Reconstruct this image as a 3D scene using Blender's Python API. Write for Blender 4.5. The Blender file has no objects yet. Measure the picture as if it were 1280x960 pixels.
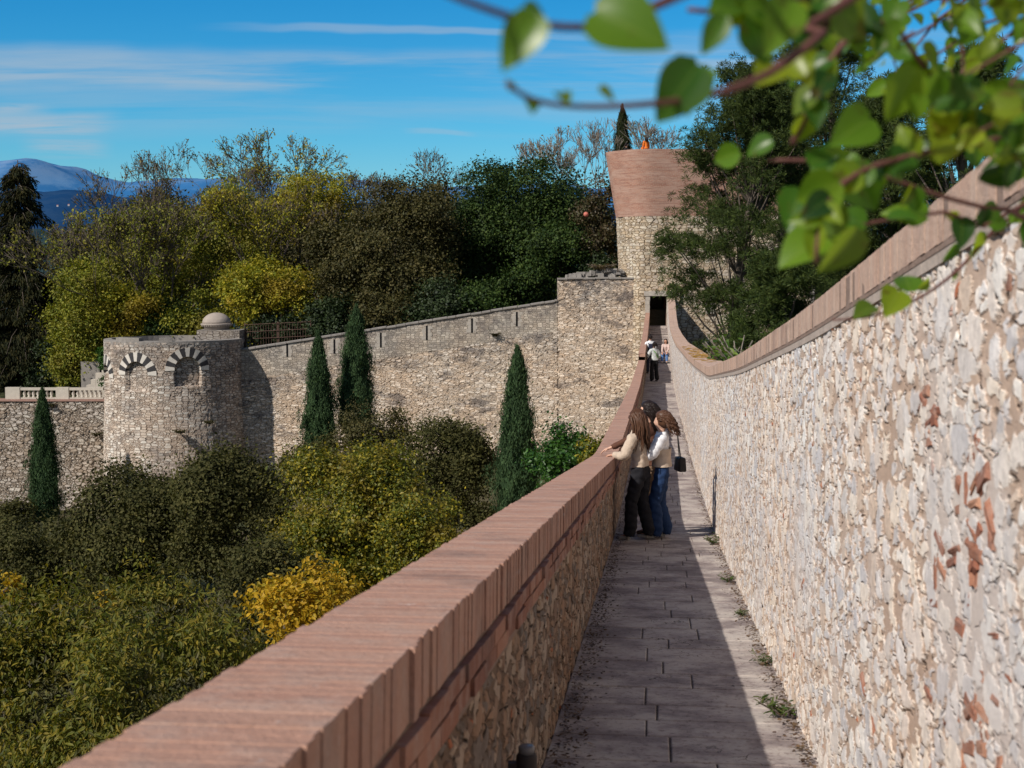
import bpy, bmesh, math, random
import numpy as np
from mathutils import Vector, Matrix, noise
PI = math.pi
scn = bpy.context.scene
COL = scn.collection
R = random.Random(7)
rng = np.random.default_rng(11)

# ------------------------------------------------------------------ camera geometry
F = 1780.0
PITCH = math.atan(140 / F)
def P(px, py, Y):
    xc = (px - 640) / F; yc = (480 - py) / F
    y = math.cos(PITCH) + yc * math.sin(PITCH); z = -math.sin(PITCH) + yc * math.cos(PITCH)
    return Vector((xc / y * Y, Y, z / y * Y))

# ------------------------------------------------------------------ object helpers
def tag(o, label=None, cat=None, group=None, kind=None):
    if label: o['label'] = label
    if cat: o['category'] = cat
    if group: o['group'] = group
    if kind: o['kind'] = kind
    return o
def empty(name, loc, label, cat, group=None):
    o = bpy.data.objects.new(name, None); COL.objects.link(o); o.location = loc
    o.empty_display_size = 0.2
    return tag(o, label, cat, group)
def link(name, me, mat=None, parent=None, world=True):
    o = bpy.data.objects.new(name, me); COL.objects.link(o)
    if mat is not None:
        for m in (mat if isinstance(mat, (list, tuple)) else [mat]): me.materials.append(m)
    if parent is not None:
        o.parent = parent
        if world: o.matrix_parent_inverse = Matrix.Translation(-Vector(parent.location))
    return o
def mesh_np(name, V, Fs, uv=None, uv2=None, smooth=False):
    V = np.asarray(V, dtype=np.float32).reshape(-1, 3)
    if not isinstance(Fs, list): Fs = [Fs]
    Fs = [np.asarray(f, dtype=np.int32) for f in Fs if len(f)]
    me = bpy.data.meshes.new(name)
    nl = sum(f.size for f in Fs); npoly = sum(len(f) for f in Fs)
    me.vertices.add(len(V)); me.vertices.foreach_set('co', V.ravel())
    me.loops.add(nl); me.polygons.add(npoly)
    idx = np.concatenate([f.ravel() for f in Fs])
    me.loops.foreach_set('vertex_index', idx)
    tot = np.concatenate([np.full(len(f), f.shape[1], np.int32) for f in Fs])
    st = np.concatenate([[0], np.cumsum(tot)[:-1]]).astype(np.int32)
    me.polygons.foreach_set('loop_start', st)
    me.polygons.foreach_set('loop_total', tot)
    me.polygons.foreach_set('use_smooth', np.full(npoly, bool(smooth)))
    for nm, a in (('UVMap', uv), ('top', uv2)):
        if a is not None:
            l = me.uv_layers.new(name=nm)
            l.data.foreach_set('uv', np.asarray(a, np.float32)[idx].ravel())
    me.update(calc_edges=True); me.validate()
    return me
def grid(name, fn, us, vs, uvfn=None, topfn=None, smooth=True, flip=False):
    """fn(u,v)->xyz arrays on the meshgrid; uv in metres"""
    U, Vv = np.meshgrid(us, vs)
    X = np.stack(fn(U, Vv), -1).reshape(-1, 3)
    nu, nv = len(us), len(vs)
    i = (np.arange(nv - 1)[:, None] * nu + np.arange(nu - 1)[None, :]).ravel()
    q = np.stack([i, i + 1, i + nu + 1, i + nu], -1)
    if flip: q = q[:, ::-1]
    uv = np.stack(uvfn(U, Vv) if uvfn else (U, Vv), -1).reshape(-1, 2)
    t = np.stack(topfn(U, Vv), -1).reshape(-1, 2) if topfn else uv
    return mesh_np(name, X, q, uv, t, smooth)
class MB:
    """collects shapes into one mesh"""
    def __init__(s): s.V = []; s.F = {}; s.n = 0
    def add(s, V, faces):
        V = np.asarray(V, float).reshape(-1, 3)
        for f in faces: s.F.setdefault(len(f), []).append([a + s.n for a in f])
        s.V.append(V); s.n += len(V); return s
    def box(s, c, d, rz=0, M=None, taper=1):
        x, y, z = d[0] / 2, d[1] / 2, d[2] / 2
        v = np.array([(-x, -y, -z), (x, -y, -z), (x, y, -z), (-x, y, -z), (-x * taper, -y * taper, z), (x * taper, -y * taper, z), (x * taper, y * taper, z), (-x * taper, y * taper, z)])
        cs, sn = math.cos(rz), math.sin(rz)
        v = v @ np.array([[cs, sn, 0], [-sn, cs, 0], [0, 0, 1]]) + np.array(c)
        if M is not None: v = v @ np.array(M.to_3x3()).T + np.array(M.translation)
        return s.add(v, [(0, 3, 2, 1), (4, 5, 6, 7), (0, 1, 5, 4), (1, 2, 6, 5), (2, 3, 7, 6), (3, 0, 4, 7)])
    def tube(s, pts, rad, n=8, cap=True):
        pts = [Vector(p) for p in pts]; m = len(pts)
        if not hasattr(rad, '__len__'): rad = [rad] * m
        V = []; ref = Vector((0.31, 0.17, 0.93)).normalized()
        for i, p in enumerate(pts):
            t = (pts[min(i + 1, m - 1)] - pts[max(i - 1, 0)])
            t = t.normalized() if t.length > 1e-9 else Vector((0, 0, 1))
            a = t.cross(ref)
            if a.length < .05: a = t.cross(Vector((1, 0, 0)))
            a.normalize(); b = t.cross(a)
            for k in range(n):
                w = 2 * PI * k / n
                V.append(p + (a * math.cos(w) + b * math.sin(w)) * rad[i])
        f = []
        for i in range(m - 1):
            for k in range(n):
                k2 = (k + 1) % n
                f.append((i * n + k, i * n + k2, (i + 1) * n + k2, (i + 1) * n + k))
        if cap: f.append(tuple(range(n))[::-1]); f.append(tuple((m - 1) * n + k for k in range(n)))
        return s.add([tuple(v) for v in V], f)
    def lathe(s, prof, c=(0, 0, 0), n=24):
        V = []; f = []
        for r, z in prof:
            for k in range(n):
                w = 2 * PI * k / n; V.append((c[0] + r * math.cos(w), c[1] + r * math.sin(w), c[2] + z))
        m = len(prof)
        for i in range(m - 1):
            for k in range(n):
                k2 = (k + 1) % n
                f.append((i * n + k, i * n + k2, (i + 1) * n + k2, (i + 1) * n + k))
        f.append(tuple((m - 1) * n + k for k in range(n))); f.append(tuple(range(n))[::-1])
        return s.add(V, f)
    def build(s, name, mat=None, parent=None, smooth=False):
        me = mesh_np(name, np.concatenate(s.V), [np.array(v) for v in s.F.values()], smooth=smooth)
        return link(name, me, mat, parent)
def boxes(name, C, AX, D, bev, mat, parent=None):
    """N chamfer-topped boxes. C (N,3) top-centre, AX (N,3,3) rows = local axes, D (N,3)"""
    C = np.asarray(C, float); AX = np.asarray(AX, float); D = np.asarray(D, float); N = len(C)
    sg = np.array([(-1, -1), (1, -1), (1, 1), (-1, 1)], float)
    L = np.zeros((N, 16, 3))
    h = D[:, :2] / 2
    L[:, 0:4, :2] = sg[None] * (h[:, None, :]); L[:, 0:4, 2] = -D[:, 2:3]
    L[:, 4:8, :2] = sg[None] * (h[:, None, :]); L[:, 4:8, 2] = -bev
    L[:, 8:12, :2] = sg[None] * (h[:, None, :] - bev * .45); L[:, 8:12, 2] = -bev * .3
    L[:, 12:16, :2] = sg[None] * (h[:, None, :] - bev); L[:, 12:16, 2] = 0
    W = np.einsum('nij,njk->nik', L, AX) + C[:, None, :]
    f = []
    for a, b in ((0, 4), (4, 8), (8, 12)):
        for k in range(4): f.append((a + k, a + (k + 1) % 4, b + (k + 1) % 4, b + k))
    f.append((12, 13, 14, 15)); f.append((3, 2, 1, 0))
    Fa = (np.array(f)[None] + (np.arange(N) * 16)[:, None, None]).reshape(-1, 4)
    return link(name, mesh_np(name, W.reshape(-1, 3), Fa), mat, parent)

# ------------------------------------------------------------------ node helpers
class NT:
    def __init__(s, name, world=None):
        if world is None:
            s.m = bpy.data.materials.new(name); s.m.use_nodes = True; s.t = s.m.node_tree
        else:
            s.m = world; s.t = world.node_tree
        s.t.nodes.clear()
    def n(s, typ, ins=None, **kw):
        nd = s.t.nodes.new(typ)
        for k, v in kw.items(): setattr(nd, k, v)
        if ins:
            for k, v in ins.items():
                sock = nd.inputs[k]
                if hasattr(v, 'is_linked') or hasattr(v, 'links'): s.t.links.new(v, sock)
                else: sock.default_value = v
        return nd
    def math(s, op, a, b=0.0, c=None, clamp=False):
        nd = s.t.nodes.new('ShaderNodeMath'); nd.operation = op; nd.use_clamp = clamp
        for i, v in enumerate((a, b, c)):
            if v is None: continue
            if hasattr(v, 'links'): s.t.links.new(v, nd.inputs[i])
            else: nd.inputs[i].default_value = v
        return nd.outputs[0]
    def mix(s, f, a, b, mode='MIX'):
        nd = s.t.nodes.new('ShaderNodeMix'); nd.data_type = 'RGBA'; nd.blend_type = mode
        for sock, v in ((nd.inputs[0], f), (nd.inputs[6], a), (nd.inputs[7], b)):
            if hasattr(v, 'links'): s.t.links.new(v, sock)
            elif hasattr(v, '__len__'): sock.default_value = (*v[:3], 1)
            else: sock.default_value = v
        return nd.outputs[2]
    def ramp(s, f, stops, interp='LINEAR'):
        nd = s.t.nodes.new('ShaderNodeValToRGB'); cr = nd.color_ramp; cr.interpolation = interp
        while len(cr.elements) < len(stops): cr.elements.new(0.5)
        for e, (p, c) in zip(cr.elements, stops):
            e.position = p; e.color = (*c, 1) if hasattr(c, '__len__') else (c, c, c, 1)
        s.t.links.new(f, nd.inputs[0]); return nd.outputs[0]
    def smooth(s, v, lo, hi, a=0.0, b=1.0):
        nd = s.t.nodes.new('ShaderNodeMapRange'); nd.interpolation_type = 'SMOOTHSTEP'
        s.t.links.new(v, nd.inputs[0])
        for i, x in enumerate((lo, hi, a, b)): nd.inputs[i + 1].default_value = x
        return nd.outputs[0]
    def noise(s, vec, scale, detail=3, rough=.55, dist=0, dim='3D'):
        nd = s.n('ShaderNodeTexNoise', {'Scale': scale, 'Detail': detail, 'Roughness': rough, 'Distortion': dist}, noise_dimensions=dim)
        if vec is not None: s.t.links.new(vec, nd.inputs['Vector'])
        return nd
    def vscale(s, vec, sc, off=(0, 0, 0)):
        nd = s.n('ShaderNodeMapping', {'Vector': vec, 'Scale': sc, 'Location': off}); return nd.outputs[0]
    def out(s, surf, disp=None):
        o = s.t.nodes.new('ShaderNodeOutputMaterial'); s.t.links.new(surf, o.inputs[0])
        if disp is not None: s.t.links.new(disp, o.inputs[2])
        return s.m
    def principled(s, col, rough=.85, normal=None, spec=.25, **kw):
        nd = s.n('ShaderNodeBsdfPrincipled')
        for k, v in (('Base Color', col), ('Roughness', rough), ('Specular IOR Level', spec)):
            if hasattr(v, 'links'): s.t.links.new(v, nd.inputs[k])
            elif hasattr(v, '__len__'): nd.inputs[k].default_value = (*v[:3], 1)
            else: nd.inputs[k].default_value = v
        for k, v in kw.items(): nd.inputs[k].default_value = v
        if normal is not None: s.t.links.new(normal, nd.inputs['Normal'])
        return nd.outputs[0]

def rubble(name, sw=.24, sh=.14, palette=None, mortar=(.42, .34, .27), mwidth=.05, depth=.03, warp=.07, stain=0.0,
           bricks=0.0, brick_at=None, coursed=0.0, disp=True, contrast=1.0, cover=.45, patch=None, darkjoint=.35, topbrick=None, gain=1.0, pits=.5, blob=0):
    n = NT(name)
    uv = n.n('ShaderNodeUVMap', uv_map='UVMap').outputs[0]
    top = n.n('ShaderNodeUVMap', uv_map='top').outputs[0]
    palette = palette or [(.50, .43, .35), (.58, .52, .45), (.44, .36, .28), (.62, .57, .50), (.40, .37, .34), (.52, .42, .33)]
    wn = n.noise(uv, 1 / (sw * 1.6), 3, .6).outputs['Color']
    wv = n.n('ShaderNodeVectorMath', {0: wn, 1: (.5, .5, .5)}, operation='SUBTRACT').outputs[0]
    wv = n.n('ShaderNodeVectorMath', {0: wv, 1: (warp * 2, warp * 1.1, 0)}, operation='MULTIPLY').outputs[0]
    q = n.n('ShaderNodeVectorMath', {0: uv, 1: wv}, operation='ADD').outputs[0]
    s1 = n.vscale(q, (1 / sw, 1 / sh, 1))
    vF = n.n('ShaderNodeTexVoronoi', {'Vector': s1, 'Scale': 1.0, 'Randomness': 1 - coursed * .55}, voronoi_dimensions='2D', feature='F1')
    vE = n.n('ShaderNodeTexVoronoi', {'Vector': s1, 'Scale': 1.0, 'Randomness': 1 - coursed * .55}, voronoi_dimensions='2D', feature='DISTANCE_TO_EDGE')
    s2 = n.vscale(q, (2.3 / sw, 2.0 / sh, 1), (3.3, 1.7, 0))
    wF = n.n('ShaderNodeTexVoronoi', {'Vector': s2, 'Scale': 1.0}, voronoi_dimensions='2D', feature='F1')
    wE = n.n('ShaderNodeTexVoronoi', {'Vector': s2, 'Scale': 1.0}, voronoi_dimensions='2D', feature='DISTANCE_TO_EDGE')
    big = n.noise(uv, 1.1 / (sw * 5), 3, .6).outputs[0]
    fine = n.noise(uv, 1 / .035, 5, .65).outputs[0]
    mid = n.noise(uv, 1 / (sw * .7), 4, .6).outputs[0]
    # which size of stone
    selr = n.n('ShaderNodeSeparateColor', {0: vF.outputs['Color']})
    sel = n.math('GREATER_THAN', selr.outputs[2], 1 - cover)
    e1 = n.math('ADD', vE.outputs['Distance'], n.math('MULTIPLY', n.math('SUBTRACT', mid, .5), -.20))
    e2 = n.math('ADD', wE.outputs['Distance'], n.math('MULTIPLY', n.math('SUBTRACT', mid, .5), -.26))
    m1 = n.smooth(e1, mwidth * .6, mwidth * 2.4)
    m2 = n.smooth(e2, mwidth * 1.0, mwidth * 4.2)
    if blob:
        w1 = n.math('ADD', n.math('MULTIPLY', n.math('SUBTRACT', mid, .5), 1.1), n.math('MULTIPLY', n.math('SUBTRACT', fine, .5), .55))
        d1 = n.math('SUBTRACT', n.math('ADD', vF.outputs['Distance'], w1), n.math('ADD', n.math('MULTIPLY', selr.outputs[1], .30), .30 * blob))
        d2 = n.math('SUBTRACT', n.math('ADD', wF.outputs['Distance'], w1), n.math('ADD', n.math('MULTIPLY', n.n('ShaderNodeSeparateColor', {0: wF.outputs['Color']}).outputs[1], .34), .26 * blob))
        m1 = n.smooth(d1, -.10, .05, 1, 0); m2 = n.smooth(d2, -.12, .06, 1, 0)
    m2b = n.math('MULTIPLY', m2, n.smooth(e1, mwidth * .3, mwidth * 1.2))
    mask = n.math('ADD', n.math('MULTIPLY', m2b, sel), n.math('MULTIPLY', m1, n.math('SUBTRACT', 1.0, sel)))
    r2 = n.n('ShaderNodeSeparateColor', {0: wF.outputs['Color']})
    rnd = n.math('ADD', n.math('MULTIPLY', r2.outputs[0], sel), n.math('MULTIPLY', selr.outputs[0], n.math('SUBTRACT', 1.0, sel)))
    k = len(palette)
    sc = n.ramp(rnd, [(i / k, c) for i, c in enumerate(palette)], 'CONSTANT')
    hgt = n.math('ADD', n.math('MULTIPLY', selr.outputs[1], .3), .65)
    pv = n.n('ShaderNodeTexVoronoi', {'Vector': n.vscale(q, (1 / .075, 1 / .05, 1)), 'Scale': 1.0}, voronoi_dimensions='2D', feature='F1')
    pr = n.n('ShaderNodeSeparateColor', {0: pv.outputs['Color']})
    pit = n.math('MULTIPLY', n.smooth(n.math('ADD', pv.outputs['Distance'], n.math('MULTIPLY', fine, .3)), .22, .42, 1, 0), n.math('GREATER_THAN', pr.outputs[0], .72))
    pit = n.math('MULTIPLY', pit, n.math('SUBTRACT', 1.0, n.math('MULTIPLY', mask, .75)))
    if bricks > 0 or brick_at is not None:
        bm = n.math('LESS_THAN', r2.outputs[1], bricks)
        if brick_at is not None:
            d = n.n('ShaderNodeVectorMath', {0: n.vscale(uv, (1 / brick_at[2], 1 / brick_at[3], 1), (-brick_at[0] / brick_at[2], -brick_at[1] / brick_at[3], 0)), 1: (0, 0, 0)}, operation='DISTANCE').outputs['Value']
            near = n.smooth(n.math('ADD', d, n.math('MULTIPLY', big, .8)), .7, 1.5, 1, 0)
            bm = n.math('MAXIMUM', bm, n.math('MULTIPLY', near, n.math('LESS_THAN', r2.outputs[1], .42)))
        bm = n.math('MULTIPLY', bm, sel)
        bcol = n.mix(r2.outputs[2], (.30, .095, .045), (.44, .17, .085))
        sc = n.mix(bm, sc, bcol)
    # variation within a stone
    v = n.math('ADD', n.math('MULTIPLY', fine, .7 * contrast), n.math('MULTIPLY', mid, .5 * contrast))
    v = n.math('ADD', v, 1 - .6 * contrast)
    sc = n.mix(1.0, sc, n.n('ShaderNodeCombineColor', {0: v, 1: v, 2: v}).outputs[0], 'MULTIPLY')
    mc = n.mix(n.smooth(big, .35, .65), mortar, [c * .82 for c in mortar])
    mc = n.mix(n.math('MULTIPLY', fine, .8), mc, [c * .55 for c in mortar])
    col = n.mix(mask, mc, sc)
    # deep dark joints here and there
    dj = n.math('MULTIPLY', n.smooth(n.math('ADD', vE.outputs['Distance'], n.math('MULTIPLY', mid, .1)), .045, .10, 1, 0), n.smooth(n.noise(uv, 1 / (sw * .9), 2).outputs[0], .50, .62))
    dj = n.math('MULTIPLY', dj, darkjoint * 2, clamp=True)
    col = n.mix(dj, col, [c * .22 for c in mortar])
    col = n.mix(n.math('MULTIPLY', pit, pits), col, [c * .18 for c in mortar])
    if patch:                                  # smeared grey render
        pm = n.smooth(n.noise(n.vscale(uv, (1, .55, 1)), .9, 4, .6, .4).outputs[0], .56, .63)
        pm = n.math('MULTIPLY', pm, .55)
        col = n.mix(pm, col, patch)
        mask = n.math('MULTIPLY', mask, n.math('SUBTRACT', 1.0, n.math('MULTIPLY', pm, .8)))
    tp = n.n('ShaderNodeSeparateXYZ', {0: top}).outputs[1]
    if stain > 0:
        st = n.math('MULTIPLY', n.smooth(n.math('ADD', tp, n.math('MULTIPLY', n.math('SUBTRACT', n.noise(n.vscale(uv, (.5, .9, 1)), .8, 5, .65).outputs[0], .5), 16)), -1.0, 4.6, 1, 0), stain)
        sp = n.smooth(n.noise(uv, 1.9, 6, .72).outputs[0], .40, .58)
        st = n.math('MULTIPLY', st, n.math('ADD', n.math('MULTIPLY', sp, .75), .25))
        col = n.mix(st, col, (.085, .08, .082))
        dp = n.smooth(n.noise(n.vscale(uv, (.35, .8, 1), (7, 3, 0)), .9, 6, .75).outputs[0], .54, .62)
        col = n.mix(n.math('MULTIPLY', dp, stain * .8), col, (.13, .115, .11))
    wz = n.smooth(n.noise(uv, .35, 3).outputs[0], .35, .65)
    col = n.mix(n.math('MULTIPLY', wz, .35), col, n.mix(1.0, col, (1.05, .88, .72), 'MULTIPLY'))
    if gain != 1.0: col = n.mix(1.0, col, (gain, gain, gain), 'MULTIPLY')
    h = n.math('MULTIPLY', mask, hgt)
    h = n.math('ADD', h, n.math('MULTIPLY', fine, .30))
    h = n.math('ADD', h, n.math('MULTIPLY', mid, .55))
    h = n.math('SUBTRACT', h, n.math('MULTIPLY', dj, .9))
    h = n.math('SUBTRACT', h, n.math('MULTIPLY', pit, .8 * pits))
    if disp:
        sh_ = n.principled(col, .9)
        d = n.n('ShaderNodeDisplacement', {'Height': h, 'Midlevel': 1.0, 'Scale': depth})
        n.out(sh_, d.outputs[0]); n.m.displacement_method = 'BOTH'
    else:
        b = n.n('ShaderNodeBump', {'Height': h, 'Distance': depth, 'Strength': 1.0})
        n.out(n.principled(col, .9, b.outputs[0]))
    return n.m

def brick_mat(name, a, b, c, dirt=.5):
    n = NT(name)
    geo = n.n('ShaderNodeNewGeometry'); tc = n.n('ShaderNodeTexCoord').outputs['Object']
    col = n.ramp(geo.outputs['Random Per Island'], [(0, a), (.4, b), (.75, c), (1, [x * .88 for x in b])])
    nz = n.noise(tc, 9, 5, .65).outputs[0]; nf = n.noise(tc, 60, 4, .7).outputs[0]
    col = n.mix(n.smooth(nz, .42, .7), col, n.mix(.5, col, (.40, .30, .25)))
    col = n.mix(n.math('MULTIPLY', n.smooth(n.noise(tc, 2.2, 5, .7).outputs[0], .5, .72), dirt), col, (.09, .06, .055))
    pale = n.smooth(n.noise(tc, 17, 3, .6).outputs[0], .66, .74)
    col = n.mix(n.math('MULTIPLY', pale, .55), col, (.50, .42, .38))
    v = n.math('ADD', n.math('MULTIPLY', nf, .6), .7)
    col = n.mix(1.0, col, n.n('ShaderNodeCombineColor', {0: v, 1: v, 2: v}).outputs[0], 'MULTIPLY')
    h = n.math('ADD', nf, n.math('MULTIPLY', nz, 1.5))
    bp = n.n('ShaderNodeBump', {'Height': h, 'Distance': .006, 'Strength': .8})
    return n.out(n.principled(col, .88, bp.outputs[0]))

def plain(name, col, rough=.8, nscale=8, var=.35, bump=.0, **kw):
    n = NT(name); tc = n.n('ShaderNodeTexCoord').outputs['Object']
    nz = n.noise(tc, nscale, 5, .6).outputs[0]
    c = n.mix(nz, [x * (1 - var) for x in col], [min(1, x * (1 + var)) for x in col])
    nm = n.n('ShaderNodeBump', {'Height': nz, 'Distance': bump, 'Strength': 1.0}).outputs[0] if bump else None
    return n.out(n.principled(c, rough, nm, **kw))

def leaf_mat(name, cols, trans=.35, nscale=.5, spec=.3, rough=.5, dark=.45, patch=None):
    """cols: ramp of base colours over the leaves"""
    n = NT(name)
    geo = n.n('ShaderNodeNewGeometry'); tc = n.n('ShaderNodeTexCoord').outputs['Object']
    k = len(cols)
    col = n.ramp(geo.outputs['Random Per Island'], [(i / max(1, k - 1), c) for i, c in enumerate(cols)])
    big = n.noise(tc, nscale, 3, .6).outputs[0]
    if patch:
        col = n.mix(n.smooth(big, .48, .62), col, n.mix(geo.outputs['Random Per Island'], patch, [c * .6 for c in patch]))
    bb = n.noise(n.vscale(tc, (1, 1, 1), (4.2, 1.1, 9)), nscale * 2.2, 2, .5).outputs[0]
    col = n.mix(n.math('MULTIPLY', n.smooth(bb, .35, .65, 1, 0), dark), col, n.mix(1.0, col, (.35, .38, .42), 'MULTIPLY'))
    p = n.principled(col, rough, None, spec)
    tr = n.n('ShaderNodeBsdfTranslucent', {'Color': n.mix(1.0, col, (1.25, 1.3, .5), 'MULTIPLY')}).outputs[0]
    mx = n.n('ShaderNodeMixShader', {0: trans, 1: p, 2: tr}).outputs[0]
    return n.out(mx)

M = {}
M['bark'] = plain('bark', (.10, .082, .066), .95, 6, .5, .02)
M['pale_bark'] = plain('pale_bark', (.20, .17, .14), .95, 5, .4, .02)
M['iron'] = plain('iron', (.03, .025, .025), .6)

# ------------------------------------------------------------------ PEOPLE (built first, while the scene is light)
def fabric(name, col, var=.25, rough=.85, sc=14):
    return plain(name, col, rough, sc, var, .012)
skin_m = plain('skin', (.52, .29, .20), .55, 20, .08)
skin_l = plain('skin_light', (.60, .36, .26), .55, 20, .08)
hair_dk = plain('hair_dark', (.018, .011, .009), .45, 30, .5)
hair_br = plain('hair_brown', (.085, .040, .022), .45, 30, .6)
def unit_(a): return a / (np.linalg.norm(a, axis=1, keepdims=True) + 1e-9)
def ik(a, c, l1, l2, hint):
    a, c, hint = Vector(a), Vector(c), Vector(hint)
    d = c - a; L = min(d.length, (l1 + l2) * .995); dn = d.normalized()
    x = (L * L + l1 * l1 - l2 * l2) / (2 * L); h = math.sqrt(max(0, l1 * l1 - x * x))
    hp = hint - dn * hint.dot(dn); hp.normalize()
    return a + dn * x + hp * h, a + dn * L
def skinned(nodes, edges, root, sub=1, voxel=0.0, extra=None):
    names = list(nodes)
    me = bpy.data.meshes.new('tmp')
    me.from_pydata([tuple(nodes[k][0]) for k in names], [(names.index(a), names.index(b)) for a, b in edges], [])
    o = bpy.data.objects.new('tmp', me); COL.objects.link(o)
    sm = o.modifiers.new('s', 'SKIN'); sm.use_smooth_shade = True
    sv = me.skin_vertices[0].data
    for i, k in enumerate(names):
        r = nodes[k][1]; sv[i].radius = (r, r) if not hasattr(r, '__len__') else r
        sv[i].use_root = (k == root)
    ss = o.modifiers.new('ss', 'SUBSURF'); ss.levels = sub; ss.render_levels = sub
    dg = bpy.context.evaluated_depsgraph_get(); dg.update()
    out = bpy.data.meshes.new_from_object(o.evaluated_get(dg))
    bpy.data.objects.remove(o)
    if extra or voxel:
        bm = bmesh.new(); bm.from_mesh(out)
        for e in (extra or []):
            me2 = bpy.data.meshes.new('e'); e.to_mesh(me2); bm.from_mesh(me2); e.free()
        bm.to_mesh(out); bm.free()
        if voxel:
            o = bpy.data.objects.new('tmp', out); COL.objects.link(o)
            rm = o.modifiers.new('r', 'REMESH'); rm.mode = 'VOXEL'; rm.voxel_size = voxel; rm.use_smooth_shade = True
            sm = o.modifiers.new('sm', 'SMOOTH'); sm.factor = .5; sm.iterations = 2
            dg = bpy.context.evaluated_depsgraph_get(); dg.update()
            out2 = bpy.data.meshes.new_from_object(o.evaluated_get(dg))
            bpy.data.objects.remove(o); out = out2
    for p in out.polygons: p.use_smooth = True
    out.materials.clear()
    return out
def capsuled(N, E, voxel, head):
    """closed tapered limbs fused into one skin (for folded poses)"""
    mb = MB()
    def rr_(r): return sum(r) / len(r) if hasattr(r, '__len__') else r
    for a, b in E:
        pa, ra, pb, rb = Vector(N[a][0]), rr_(N[a][1]), Vector(N[b][0]), rr_(N[b][1])
        d = (pb - pa); d = d.normalized() if d.length > 1e-6 else Vector((0, 0, 1)); ps, rs_ = [], []
        for k in range(4): w = PI / 2 * k / 4; ps.append(pa - d * ra * math.cos(w)); rs_.append(max(.001, ra * math.sin(w)))
        ps += [pa, pb]; rs_ += [ra, rb]
        for k in range(3, -1, -1): w = PI / 2 * k / 4; ps.append(pb + d * rb * math.cos(w)); rs_.append(max(.001, rb * math.sin(w)))
        mb.tube(ps, rs_, 12)
    me = mesh_np('tmp', np.concatenate(mb.V), [np.array(v) for v in mb.F.values()])
    bm = bmesh.new(); bm.from_mesh(me); me2 = bpy.data.meshes.new('e'); head.to_mesh(me2); bm.from_mesh(me2); head.free(); bm.to_mesh(me); bm.free()
    o = bpy.data.objects.new('tmp', me); COL.objects.link(o)
    rm = o.modifiers.new('r', 'REMESH'); rm.mode = 'VOXEL'; rm.voxel_size = voxel; rm.use_smooth_shade = True
    dg = bpy.context.evaluated_depsgraph_get(); dg.update(); out = bpy.data.meshes.new_from_object(o.evaluated_get(dg)); bpy.data.objects.remove(o); out.materials.clear()
    return out
def head_bm(c, rot, s=1.0):
    bm = bmesh.new()
    bmesh.ops.create_uvsphere(bm, u_segments=28, v_segments=20, radius=1)
    for v in bm.verts:
        x, y, z = v.co
        w = 1.0
        if z < 0: w = 1 - .32 * (-z) ** 1.5           # jaw narrows
        X = x * .076 * w; Y = y * .094 * (1 - .12 * max(0, -z)); Z = z * .118
        if y > 0:
            fy = y
            n_ = math.exp(-((x / .16) ** 2 + ((z + .12) / .16) ** 2)); Y += .022 * n_ * fy
            n_ = math.exp(-((x / .12) ** 2 + ((z - .08) / .2) ** 2)); Y += .008 * n_ * fy
            for sx in (-1, 1):
                e = math.exp(-(((x - sx * .40) / .17) ** 2 + ((z - .05) / .12) ** 2)); Y -= .012 * e * fy
            m = math.exp(-((x / .28) ** 2 + ((z + .47) / .07) ** 2)); Y += .008 * m * fy
            ch = math.exp(-((x / .3) ** 2 + ((z + .85) / .2) ** 2)); Y += .016 * ch
        v.co = (X, Y, Z)
    for sx in (-1, 1):
        r = bmesh.ops.create_uvsphere(bm, u_segments=10, v_segments=8, radius=1)
        for v in r['verts']: v.co = (sx * .076 + v.co.x * .010, -.005 + v.co.y * .018, .0 + v.co.z * .030)
    Mx = Matrix.Translation(c) @ rot.to_4x4() @ Matrix.Scale(s, 4)
    bmesh.ops.transform(bm, matrix=Mx, verts=bm.verts)
    return bm
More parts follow.
